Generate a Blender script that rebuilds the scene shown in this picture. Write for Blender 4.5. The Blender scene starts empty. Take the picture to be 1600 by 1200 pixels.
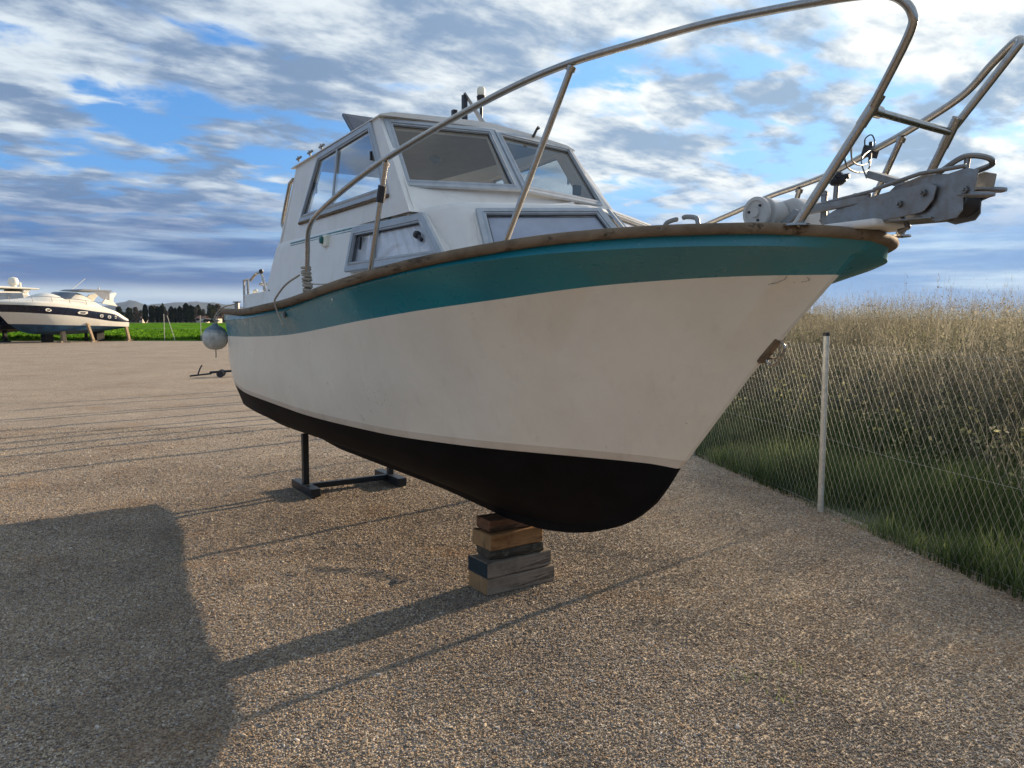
import bpy, math, random
import numpy as np
from mathutils import Vector, Matrix
R = math.radians
random.seed(7); rng = np.random.default_rng(11)
scn = bpy.context.scene
col = scn.collection

# ------------------------------------------------------------------ camera
cam_d = bpy.data.cameras.new('camera'); cam = bpy.data.objects.new('camera', cam_d); col.objects.link(cam)
cam.location = (0, 0, 1.6)
cam.rotation_euler = (R(90) - math.atan(101 / 1200), 0, 0)
cam_d.sensor_width = 36; cam_d.lens = 36 * 1200 / 1600
cam_d.clip_start = .05; cam_d.clip_end = 30000
scn.camera = cam

# ------------------------------------------------------------------ light
SUN_AZ, SUN_EL = R(47.5), R(14)           # azimuth to the right of the view axis
sdir = Vector((math.sin(SUN_AZ) * math.cos(SUN_EL), math.cos(SUN_AZ) * math.cos(SUN_EL), math.sin(SUN_EL)))
sl = bpy.data.lights.new('sun', 'SUN'); sl.energy = 5.0; sl.angle = R(.45); sl.color = (1, .78, .54)
so = bpy.data.objects.new('sun', sl); col.objects.link(so); so.rotation_euler = sdir.to_track_quat('Z', 'Y').to_euler()
scn.view_settings.view_transform = 'Standard'; scn.view_settings.look = 'None'
scn.view_settings.exposure = 1.04; scn.view_settings.gamma = 1

world = bpy.data.worlds.new('World'); scn.world = world; world.use_nodes = True
wn, wl = world.node_tree.nodes, world.node_tree.links
for n in list(wn): wn.remove(n)
def W_(t, **k):
    n = wn.new(t)
    for a, b in k.items(): setattr(n, a, b)
    return n
def wset(n, i, v):
    if hasattr(v, 'is_linked') or isinstance(v, bpy.types.NodeSocket): wl.new(v, n.inputs[i])
    else: n.inputs[i].default_value = v
def wm(op, a, b=0., c=None, clamp=False):
    n = W_('ShaderNodeMath', operation=op, use_clamp=clamp)
    wset(n, 0, a); wset(n, 1, b)
    if c is not None: wset(n, 2, c)
    return n.outputs[0]
def wmap(v, a, b, c=0., d=1.):
    n = W_('ShaderNodeMapRange', interpolation_type='SMOOTHSTEP')
    for i, q in enumerate((v, a, b, c, d)): wset(n, i, q)
    return n.outputs[0]
def wmix(f, a, b):
    n = W_('ShaderNodeMix', data_type='RGBA')
    wset(n, 0, f); wset(n, 6, a); wset(n, 7, b); return n.outputs[2]
sky = W_('ShaderNodeTexSky', sky_type='NISHITA'); sky.sun_disc = False
sky.sun_elevation = SUN_EL; sky.sun_rotation = SUN_AZ; sky.air_density = 1.1; sky.dust_density = .8; sky.ozone_density = 2.5
tc = W_('ShaderNodeTexCoord'); sep = W_('ShaderNodeSeparateXYZ'); wl.new(tc.outputs['Generated'], sep.inputs[0])
dx, dy, dz = sep.outputs
zc = wm('MAXIMUM', dz, 0.0)
zz = wm('ADD', zc, .14)
px = wm('DIVIDE', dx, zz); py = wm('DIVIDE', dy, zz)
def noise(x, y, scale, detail, rough, off, sx=1., sy=1., dist=0.):
    c = W_('ShaderNodeCombineXYZ')
    wl.new(wm('MULTIPLY', x, sx), c.inputs[0]); wl.new(wm('MULTIPLY', y, sy), c.inputs[1]); c.inputs[2].default_value = off
    n = W_('ShaderNodeTexNoise'); n.inputs['Scale'].default_value = scale; n.inputs['Detail'].default_value = detail
    n.inputs['Roughness'].default_value = rough; n.inputs['Distortion'].default_value = dist
    wl.new(c.outputs[0], n.inputs['Vector']); return n.outputs['Fac']
# cloud sheet seen in perspective: turn the plane a little so its rows run up to the left
cx = wm('ADD', wm('MULTIPLY', px, .80), wm('MULTIPLY', py, .60)); cy = wm('SUBTRACT', wm('MULTIPLY', py, .80), wm('MULTIPLY', px, .60))
big = noise(cx, cy, 1.2, 2, .5, 3.1, .9, 1.)
puff = noise(cx, cy, 4.6, 9, .60, 9.7, .85, 1.2, .25)
vn = W_('ShaderNodeTexNoise'); vn.inputs['Scale'].default_value = 5.; vn.inputs['Detail'].default_value = 3.
vc = W_('ShaderNodeCombineXYZ'); wl.new(cx, vc.inputs[0]); wl.new(wm('MULTIPLY', cy, 1.25), vc.inputs[1]); wl.new(vc.outputs[0], vn.inputs['Vector'])
vs_ = W_('ShaderNodeVectorMath', operation='MULTIPLY_ADD'); wl.new(vn.outputs['Color'], vs_.inputs[0]); vs_.inputs[1].default_value = (.30, .30, 0); wl.new(vc.outputs[0], vs_.inputs[2])
vo = W_('ShaderNodeTexVoronoi', feature='SMOOTH_F1'); vo.inputs['Scale'].default_value = 6.; vo.inputs['Smoothness'].default_value = .6; wl.new(vs_.outputs[0], vo.inputs['Vector'])
cell = wm('SUBTRACT', .55, vo.outputs['Distance'])
cov = wm('ADD', wm('ADD', wm('MULTIPLY', big, .55), wm('MULTIPLY', puff, .48)), wm('MULTIPLY', cell, .20))
cov = wm('ADD', cov, wm('SUBTRACT', wmap(dz, .19, .30, 0., .055), wmap(dz, .10, .20, .0, .01)))
dens = wmap(cov, .435, .555)
thick = wmap(wm('ADD', wm('MULTIPLY', cell, -.10), wm('ADD', wm('MULTIPLY', noise(cx, cy, 2.2, 6, .60, 21.3, .75, 1.25), .65), wm('MULTIPLY', puff, .45))), .44, .64)
sd = W_('ShaderNodeVectorMath', operation='DOT_PRODUCT'); wl.new(tc.outputs['Generated'], sd.inputs[0]); sd.inputs[1].default_value = sdir
toward = wmap(sd.outputs['Value'], .35, 1.0)
lit = wmix(toward, (.43, .48, .52, 1), (.66, .67, .64, 1))
shade = wmix(toward, (.115, .175, .275, 1), (.21, .29, .39, 1))
cloudc = wmix(thick, lit, shade)
# low bank of blue grey streaks near the horizon
ax = wm('DIVIDE', dx, wm('MAXIMUM', dy, .05))
streak = noise(ax, dz, 3.0, 5, .55, 4.2, 1., 14.)
lowf = wmap(dz, .07, .185, 1., 0.)
lowc = wmix(wmap(streak, .44, .64), (.042, .092, .215, 1), (.20, .28, .39, 1))
lowc = wmix(wm('MULTIPLY', wmap(dz, .012, .028), wmap(dz, .028, .048, 1., 0.)), lowc, (.30, .36, .42, 1))
lowr = wmix(toward, lowc, wmix(wmap(streak, .45, .7), (.13, .235, .41, 1), (.36, .46, .55, 1)))
blue = wmix(wmap(dz, .0, .5), (.085, .25, .52, 1), (.032, .140, .39, 1))
blue = wmix(toward, blue, (.19, .41, .70, 1))
skyc = W_('ShaderNodeVectorMath', operation='SCALE'); wl.new(sky.outputs[0], skyc.inputs[0]); skyc.inputs['Scale'].default_value = .12
base = wmix(.12, blue, skyc.outputs[0])
c1 = wmix(dens, base, cloudc)
c2 = wmix(wm('MULTIPLY', lowf, .93), c1, lowr)
ground_dark = wmix(wmap(dz, -.02, .0), (.10, .09, .075, 1), c2)
bg = W_('ShaderNodeBackground'); wl.new(ground_dark, bg.inputs[0]); bg.inputs[1].default_value = .86
wo = W_('ShaderNodeOutputWorld'); wl.new(bg.outputs[0], wo.inputs[0])

# ------------------------------------------------------------------ helpers
def tag(o, label=None, cat=None, group=None, kind=None):
    if label: o['label'] = label
    if cat: o['category'] = cat
    if group: o['group'] = group
    if kind: o['kind'] = kind
    return o
def empty(name, loc, rz=0., label=None, cat=None, group=None):
    o = bpy.data.objects.new(name, None); col.objects.link(o); o.location = loc; o.rotation_euler = (0, 0, rz); o.empty_display_size = .1
    return tag(o, label, cat, group)

class MB:
    def __init__(s): s.v = []; s.f = []; s.m = []
    def add(s, vs, fs, m=0):
        b = len(s.v); s.v += [tuple(p) for p in vs]
        for f in fs: s.f.append(tuple(b + i for i in f)); s.m.append(m)
        return s
    def box(s, c, d, rot=None, m=0, taper=1.):
        c = Vector(c); hx, hy, hz = d[0] / 2, d[1] / 2, d[2] / 2
        vs = []
        for z, t in ((-hz, 1.), (hz, taper)):
            for x, y in ((-hx, -hy), (hx, -hy), (hx, hy), (-hx, hy)): vs.append(Vector((x * t, y * t, z)))
        if rot is not None: vs = [rot @ p for p in vs]
        return s.add([c + p for p in vs], [(0, 3, 2, 1), (4, 5, 6, 7), (0, 1, 5, 4), (1, 2, 6, 5), (2, 3, 7, 6), (3, 0, 4, 7)], m)
    def tube(s, pts, r, n=10, m=0, caps=True):
        pts = [Vector(p) for p in pts]; k = len(pts)
        rr = r if isinstance(r, (list, tuple)) else [r] * k
        up = None; vs = []; fs = []
        for i, p in enumerate(pts):
            t = (pts[min(i + 1, k - 1)] - pts[max(i - 1, 0)])
            if t.length < 1e-9: t = Vector((0, 0, 1))
            t.normalize()
            if up is None:
                up = Vector((0, 0, 1)) if abs(t.z) < .9 else Vector((1, 0, 0))
            a = t.cross(up).normalized(); up = a.cross(t).normalized()
            for j in range(n):
                q = 2 * math.pi * j / n; vs.append(p + (a * math.cos(q) + up * math.sin(q)) * rr[i])
        for i in range(k - 1):
            for j in range(n): fs.append((i * n + j, i * n + (j + 1) % n, (i + 1) * n + (j + 1) % n, (i + 1) * n + j))
        if caps: fs.append(tuple(range(n))[::-1]); fs.append(tuple((k - 1) * n + j for j in range(n)))
        return s.add(vs, fs, m)
    def prism(s, poly, d, m=0):
        """closed polygon of 3-D points pushed along vector d"""
        poly = [Vector(p) for p in poly]; d = Vector(d); n = len(poly)
        return s.add(poly + [p + d for p in poly], [tuple(range(n))[::-1], tuple(range(n, 2 * n))] + [(i, (i + 1) % n, n + (i + 1) % n, n + i) for i in range(n)], m)
    def lathe(s, c, axis, prof, n=24, m=0):
        """prof: list of (radius, distance along axis)"""
        c = Vector(c); ax = Vector(axis).normalized(); u = ax.orthogonal().normalized(); w = ax.cross(u)
        vs = []; fs = []
        for r, h in prof:
            for j in range(n):
                q = 2 * math.pi * j / n; vs.append(c + ax * h + (u * math.cos(q) + w * math.sin(q)) * r)
        for i in range(len(prof) - 1):
            for j in range(n): fs.append((i * n + j, i * n + (j + 1) % n, (i + 1) * n + (j + 1) % n, (i + 1) * n + j))
        fs.append(tuple(range(n))[::-1]); fs.append(tuple((len(prof) - 1) * n + j for j in range(n)))
        return s.add(vs, fs, m)
    def grid(s, rows, m=0, flip=False, mf=None):
        nr, nc = len(rows), len(rows[0]); b = len(s.v)
        for r in rows: s.v += [tuple(p) for p in r]
        for i in range(nr - 1):
            for j in range(nc - 1):
                f = (b + i * nc + j, b + i * nc + j + 1, b + (i + 1) * nc + j + 1, b + (i + 1) * nc + j)
                s.f.append(f[::-1] if flip else f); s.m.append(mf(i, j) if mf else m)
        return s
    def build(s, name, mats, parent=None, smooth=False, bevel=0., seg=2, fix=True, angle=40):
        me = bpy.data.meshes.new(name); me.from_pydata(s.v, [], s.f)
        if not isinstance(mats, (list, tuple)): mats = [mats]
        for q in mats: me.materials.append(q)
        me.polygons.foreach_set('material_index', s.m)
        me.update()
        o = bpy.data.objects.new(name, me); col.objects.link(o)
        if parent: o.parent = parent
        if fix:
            import bmesh
            bm = bmesh.new(); bm.from_mesh(me); bmesh.ops.recalc_face_normals(bm, faces=bm.faces); bm.to_mesh(me); bm.free()
        if smooth:
            me.polygons.foreach_set('use_smooth', [True] * len(me.polygons))
            try: me.set_sharp_from_angle(angle=R(angle))
            except Exception: pass
        if bevel:
            b = o.modifiers.new('bevel', 'BEVEL'); b.width = bevel; b.segments = seg; b.limit_method = 'ANGLE'; b.angle_limit = R(35); b.harden_normals = False
        return o

def bez(pts, n=8):
    """Catmull-Rom through points"""
    P = [Vector(p) for p in pts]; out = []
    for i in range(len(P) - 1):
        p0 = P[max(i - 1, 0)]; p1 = P[i]; p2 = P[i + 1]; p3 = P[min(i + 2, len(P) - 1)]
        for k in range(n):
            t = k / n
            out.append(.5 * ((2 * p1) + (p2 - p0) * t + (2 * p0 - 5 * p1 + 4 * p2 - p3) * t * t + (3 * p1 - p0 - 3 * p2 + p3) * t ** 3))
    out.append(P[-1]); return out

def pch(xs, ys, x):
    """monotone cubic"""
    xs = np.array(xs, float); ys = np.array(ys, float); h = np.diff(xs); d = np.diff(ys) / h
    m = np.zeros(len(xs)); m[0] = d[0]; m[-1] = d[-1]
    for i in range(1, len(xs) - 1):
        m[i] = 0 if d[i - 1] * d[i] <= 0 else 2 / (1 / d[i - 1] + 1 / d[i])
    i = int(np.clip(np.searchsorted(xs, x) - 1, 0, len(h) - 1)); t = min(max((x - xs[i]) / h[i], 0), 1)
    return ((2 * t**3 - 3 * t**2 + 1) * ys[i] + (t**3 - 2 * t**2 + t) * h[i] * m[i] + (-2 * t**3 + 3 * t**2) * ys[i + 1] + (t**3 - t**2) * h[i] * m[i + 1])

# ------------------------------------------------------------------ materials
class NT:
    def __init__(s, name):
        s.mat = bpy.data.materials.new(name); s.mat.use_nodes = True; s.t = s.mat.node_tree; s.n = s.t.nodes; s.l = s.t.links
        s.p = s.n['Principled BSDF']; s.tc = s.n.new('ShaderNodeTexCoord')
    def node(s, t, ins=None, **k):
        n = s.n.new(t)
        for a, b in k.items(): setattr(n, a, b)
        for i, v in (ins or {}).items():
            if isinstance(v, bpy.types.NodeSocket): s.l.new(v, n.inputs[i])
            else: n.inputs[i].default_value = v
        return n
    def noise(s, scale, detail=4, rough=.55, vec=None, dist=0.):
        n = s.node('ShaderNodeTexNoise', {'Scale': scale, 'Detail': detail, 'Roughness': rough, 'Distortion': dist})
        s.l.new(vec or s.tc.outputs['Object'], n.inputs['Vector']); return n.outputs['Fac']
    def mapping(s, scale=(1, 1, 1), rot=(0, 0, 0), src='Object'):
        n = s.node('ShaderNodeMapping', {'Scale': scale, 'Rotation': rot}); s.l.new(s.tc.outputs[src], n.inputs['Vector']); return n.outputs[0]
    def rng(s, v, a, b, c=0., d=1.):
        return s.node('ShaderNodeMapRange', {0: v, 1: a, 2: b, 3: c, 4: d}).outputs[0]
    def mix(s, f, a, b):
        return s.node('ShaderNodeMix', {0: f, 6: a, 7: b}, data_type='RGBA').outputs[2]
    def math(s, op, a, b=0.): return s.node('ShaderNodeMath', {0: a, 1: b}, operation=op).outputs[0]
    def bump(s, h, strength=.3, dist=.01):
        n = s.node('ShaderNodeBump', {'Strength': strength, 'Distance': dist, 'Height': h}); s.l.new(n.outputs[0], s.p.inputs['Normal'])
    def set(s, **k):
        for a, v in k.items():
            a = {'color': 'Base Color', 'rough': 'Roughness', 'metal': 'Metallic', 'coat': 'Coat Weight', 'spec': 'Specular IOR Level'}.get(a, a)
            if isinstance(v, bpy.types.NodeSocket): s.l.new(v, s.p.inputs[a])
            else: s.p.inputs[a].default_value = v
        return s
def c4(c): return (c[0], c[1], c[2], 1)

def paint(name, c, dirt=.25, rough=.35, streaks=True, dc=(.30, .24, .17), coat=0.):
    m = NT(name)
    a = m.rng(m.noise(3.2, 6, .65), .42, .72)
    v = m.mapping((9, 9, .9)); st = m.rng(m.noise(1.6, 5, .6, v), .55, .80)
    f = m.math('MULTIPLY', m.math('ADD', m.math('MULTIPLY', a, .55), m.math('MULTIPLY', st, .55 if streaks else 0.)), dirt)
    colr = m.mix(f, c4(c), c4(dc))
    m.set(color=colr, rough=m.rng(m.noise(14, 4), .3, .7, rough * .8, rough * 1.35), coat=coat)
    m.bump(m.noise(5, 3), .04, .02)
    return m.mat
def metal(name, c=(.55, .52, .48), rough=.28, spots=.35):
    m = NT(name); f = m.rng(m.noise(38, 5, .7), .48, .75, 0, spots)
    m.set(color=m.mix(f, c4(c), (.16, .11, .07, 1)), metal=m.rng(f, 0, 1, 1., .35), rough=m.rng(m.noise(20), .3, .7, rough * .7, rough * 1.5)); return m.mat
def plain(name, c, rough=.5, var=.25, scale=20, bump=.1, metalv=0.):
    m = NT(name); f = m.noise(scale, 5, .6)
    m.set(color=m.mix(m.rng(f, .3, .7), c4([q * (1 - var) for q in c]), c4([min(1, q * (1 + var)) for q in c])), rough=rough, metal=metalv)
    m.bump(f, bump, .004); return m.mat
def wood(name, c1, c2, axis=0, scale=1., patch=None, bump=.6):
    m = NT(name); sc = [22, 22, 22]; sc[axis] = 1.6; sc = [q * scale for q in sc]
    v = m.mapping(tuple(sc)); g = m.noise(1.4, 7, .65, v, .4)
    cr = m.rng(m.noise(1.1, 4, .8, m.mapping(tuple(q * .8 for q in sc)), .2), .56, .64)
    base = m.mix(m.rng(g, .3, .7), c4(c1), c4(c2))
    base = m.mix(m.math('MULTIPLY', m.rng(m.noise(9, 4), .5, .7), .45), base, c4([q * .45 for q in c1]))
    base = m.mix(m.math('MULTIPLY', cr, .75), base, (.03, .022, .015, 1))
    if patch: base = m.mix(m.rng(m.noise(7, 5, .7), patch[1], patch[1] + .12), base, c4(patch[0]))
    m.set(color=base, rough=.85, spec=.2); m.bump(m.math('SUBTRACT', g, m.math('MULTIPLY', cr, .8)), bump, .006); return m.mat

M = {}
M['white'] = paint('white_gelcoat', (.74, .72, .68), .38, .38, True, (.42, .36, .28))
M['hullwhite'] = paint('hull_gelcoat', (.84, .78, .66), .34, .34, True, (.50, .41, .31))
M['grime'] = paint('grime_gelcoat', (.70, .62, .51), .6, .45, True, (.42, .32, .21))
def teal_mat():
    m = NT('teal_gelcoat')
    sx = m.node('ShaderNodeSeparateXYZ', {0: m.tc.outputs['Object']}).outputs[0]
    v = m.mapping((30, 30, 1.6)); st = m.rng(m.noise(1.2, 5, .7, v), .45, .62)
    aft = m.rng(sx, -2.7, -3.6)                                   # chalky run marks on the aft quarter
    f = m.math('MULTIPLY', m.math('MULTIPLY', st, aft), .8)
    base = m.mix(m.rng(m.noise(2.5, 5), .35, .7), (.003, .165, .215, 1), (.010, .215, .265, 1))
    base = m.mix(m.rng(sx, 1.2, 2.3, 0., .30), base, (.16, .29, .27, 1))     # paler towards the stem
    base = m.mix(f, base, (.32, .50, .50, 1))
    sp = m.rng(m.noise(60, 2), .74, .78, 0, .5); base = m.mix(sp, base, (.3, .4, .4, 1))
    m.set(color=base, rough=m.rng(m.noise(9), .3, .7, .22, .38), spec=.5); m.bump(m.noise(3, 3), .05, .02); return m.mat
M['teal'] = teal_mat()
M['tealedge'] = paint('pale_teal_edge', (.36, .50, .46), .4, .5)  # paler teal for the stem edge; no face uses it
M['black'] = plain('antifouling', (.0055, .0055, .0065), .75, .35, 6, .25)
M['black'].node_tree.nodes['Principled BSDF'].inputs['Specular IOR Level'].default_value = .12
M['rub'] = wood('rubbing_strake', (.150, .105, .066), (.245, .180, .118), 0, .7, ((.30, .27, .22), .62), .35)
M['deckm'] = plain('deck_paint', (.55, .54, .50), .6, .12, 12, .2)
M['steel'] = metal('stainless_tube', (.42, .40, .37), .20, .40)
M['galv'] = metal('galvanised_steel', (.27, .275, .275), .42, .55)
M['alu'] = plain('window_aluminium', (.36, .39, .42), .42, .12, 15, .05, .35)
M['darkrub'] = plain('dark_plastic', (.015, .017, .022), .45, .3, 30, .1)
M['winchm'] = paint('winch_casing', (.50, .50, .49), .6, .45, True, (.20, .17, .13))
M['rope'] = plain('old_rope', (.36, .31, .24), .9, .4, 140, .9)
M['ceil'] = plain('headlining', (.20, .19, .18), .9, .12, 9, .1)
M['curtain'] = plain('curtain_cloth', (.80, .79, .78), .9, .08, 30, .1)
M['pad'] = plain('grey_blind', (.40, .42, .47), .85, .1, 10, .1)
M['navgreen'] = plain('green_lens', (.003, .10, .075), .15, .1)
M['ivory'] = plain('ivory_plastic', (.72, .70, .58), .4, .1)
M['postm'] = plain('galvanised_post', (.50, .51, .48), .4, .2, 30, .1, .3)
M['wire'] = plain('galvanised_wire', (.30, .31, .28), .6, .2, 30, .1, .5)
M['stand'] = plain('blue_black_steel', (.007, .011, .014), .5, .5, 25, .3)
def glass_mat(name, tint, gl=.10):
    m = NT(name); out = m.n['Material Output']
    tr = m.node('ShaderNodeBsdfTransparent', {0: c4(tint)}); g = m.node('ShaderNodeBsdfGlossy', {0: (.9, .95, 1, 1), 1: .04})
    fr = m.math('POWER', m.node('ShaderNodeLayerWeight', {0: .5}).outputs['Facing'], 4.)
    mx = m.node('ShaderNodeMixShader', {0: m.math('ADD', m.math('MULTIPLY', fr, .7), gl), 1: tr.outputs[0], 2: g.outputs[0]})
    m.l.new(mx.outputs[0], out.inputs[0]); return m.mat
M['glass'] = glass_mat('window_glass', (.58, .60, .60), .06)
M['glasss'] = glass_mat('side_glass', (.70, .78, .84), .26)
M['glassd'] = glass_mat('cabin_glass', (.88, .90, .94), .07)
def fender_mat():
    m = NT('fender_rubber'); sz = m.node('ShaderNodeSeparateXYZ', {0: m.tc.outputs['Object']}).outputs[2]
    n = m.noise(16, 6, .7)
    b = m.mix(m.rng(n, .4, .7), (.60, .60, .56, 1), (.34, .32, .27, 1))
    m.set(color=m.mix(m.rng(m.math('ADD', sz, m.math('MULTIPLY', n, .05)), .16, .20), b, (.10, .15, .19, 1)), rough=.6); m.bump(n, .2, .01); return m.mat
M['fender'] = fender_mat()

# ------------------------------------------------------------------ ground
def gravel_mat():
    m = NT('gravel_surface'); V = m.tc.outputs['Object']
    big = m.noise(.45, 5, .6, V); mid = m.noise(2.6, 5, .65, V)
    vo = m.node('ShaderNodeTexVoronoi', {'Vector': V, 'Scale': 85.}); vo2 = m.node('ShaderNodeTexVoronoi', {'Vector': V, 'Scale': 190.})
    rnd = m.node('ShaderNodeSeparateColor', {0: vo.outputs['Color']}).outputs
    cr = m.node('ShaderNodeValToRGB', {0: rnd[0]}); e = cr.color_ramp; e.interpolation = 'CONSTANT'
    e.elements[0].position = 0; e.elements[0].color = (.18, .135, .09, 1)
    e.elements[1].position = .2; e.elements[1].color = (.34, .26, .17, 1)
    for p, c in ((.42, (.43, .34, .23)), (.62, (.23, .205, .185)), (.74, (.50, .39, .25)), (.90, (.58, .51, .41))):
        q = e.elements.new(p); q.color = c4(c)
    base = m.mix(m.rng(mid, .35, .7, 0, .45), cr.outputs[0], (.25, .20, .145, 1))
    base = m.mix(m.rng(m.noise(.9, 4, .6, V), .56, .70, 0, .38), base, (.30, .175, .075, 1))     # rusty sand showing through
    base = m.mix(m.rng(big, .35, .7, .0, .28), base, (.10, .085, .075, 1))
    h = m.math('ADD', m.math('MULTIPLY', m.math('SUBTRACT', 1., vo.outputs['Distance']), 1.), m.math('MULTIPLY', m.math('SUBTRACT', 1., vo2.outputs['Distance']), .4))
    base = m.node('ShaderNodeMix', {0: 1., 6: base, 7: (.97, .99, 1.06, 1)}, data_type='RGBA', blend_type='MULTIPLY').outputs[2]
    m.set(color=base, rough=.88, spec=.25); m.bump(h, .75, .012); return m.mat
M['gravel'] = gravel_mat()

def hgt(x, y):
    from mathutils import noise as mn
    t1 = math.hypot(x + 1.15, y - 4.25) - .50; t2 = math.hypot(x + .6, y - 2.0) - 3.3; h = 0.
    q = math.atan2(y - 4.25, x + 1.15)
    if .5 < q < 2.6: h += .013 * (-math.exp(-(t1 / .05) ** 2) + .7 * math.exp(-((t1 - .11) / .05) ** 2))
    h += .004 * (-math.exp(-(t2 / .09) ** 2) + math.exp(-((t2 - .15) / .07) ** 2)) * (1 + mn.noise((x * 2, y * 2, 5)))
    n1 = mn.noise((x * .8, y * .8, 0)); n2 = mn.noise((x * 2.6, y * 2.6, 3)); n3 = mn.noise((x * 7, y * 7, 9))
    return h + .012 * n1 + .007 * n2 + .0045 * n3
def fence_x(y): return 2.598 - (y - 6.289) * .158
g = MB()
ys = list(np.arange(.6, 8., .06)) + list(np.arange(8., 20.01, .2)); rows = []
for y in ys:
    row = []; xe = fence_x(y) + .13 + .05 * math.sin(y * 2.3) + .03 * math.sin(y * 7.1)
    for q in 1 - np.linspace(0, 1, 170)[::-1] ** 1.25:
        x = -14 + (xe + 14) * q; b = min(1, max(0, min(x + 14, y - .6, 20 - y) / .8)) * (1 - q ** 40); row.append((x, y, hgt(x, y) * b))
    rows.append(row)
g.grid(rows)
def quad(x0, y0, x1, y1, x2, x3): g.add([(x0, y0, 0), (x1, y0, 0), (x2, y1, 0), (x3, y1, 0)], [(0, 1, 2, 3)])
quad(-120, -60, -14, 57.5, -14, -120); quad(-14, -60, fence_x(.6) + .13, .6, fence_x(.6) + .13, -14); quad(-14, 20, fence_x(20) + .13, 57.5, fence_x(57.5) + .13, -14)
gr = g.build('gravel_yard', M['gravel'], smooth=True); tag(gr, kind='structure')

def field_mat():
    m = NT('crop_field'); V = m.tc.outputs['Object']
    v = m.mapping((.55, .16, 1)); n = m.noise(1., 6, .7, v); n2 = m.noise(.05, 4, .6, V)
    b = m.mix(m.rng(n, .38, .62), (.028, .075, .006, 1), (.115, .26, .018, 1))
    b = m.mix(m.rng(n2, .4, .7, 0, .5), b, (.09, .20, .012, 1))
    m.set(color=b, rough=1., spec=0.); m.bump(n, .6, .15); return m.mat
def soil_mat():
    m = NT('field_soil'); m.set(color=m.mix(m.rng(m.noise(.02, 5), .4, .6), (.11, .10, .06, 1), (.15, .14, .085, 1)), rough=.9); return m.mat
f = MB()
f.add([(-12000, -3000, -.06), (12000, -3000, -.06), (12000, 24000, -.06), (-12000, 24000, -.06)], [(0, 1, 2, 3)])
tag(f.build('ground', soil_mat()), kind='structure')
f = MB()
rows = [[(x, y, .12 + .10 * math.sin(x * .9) * math.sin(y * .31) * (1 if y > 58.5 else .3)) for x in np.arange(-150, 40, 2.)] for y in list(np.arange(57.8, 80, 1.2)) + list(np.arange(82, 330, 12))]
f.grid(rows); rows2 = [[(x, 57.5, -.02) for x in np.arange(-150, 40, 2.)], rows[0]]; f.grid(rows2)
tag(f.build('crop_field', field_mat(), smooth=True), kind='structure')

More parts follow.
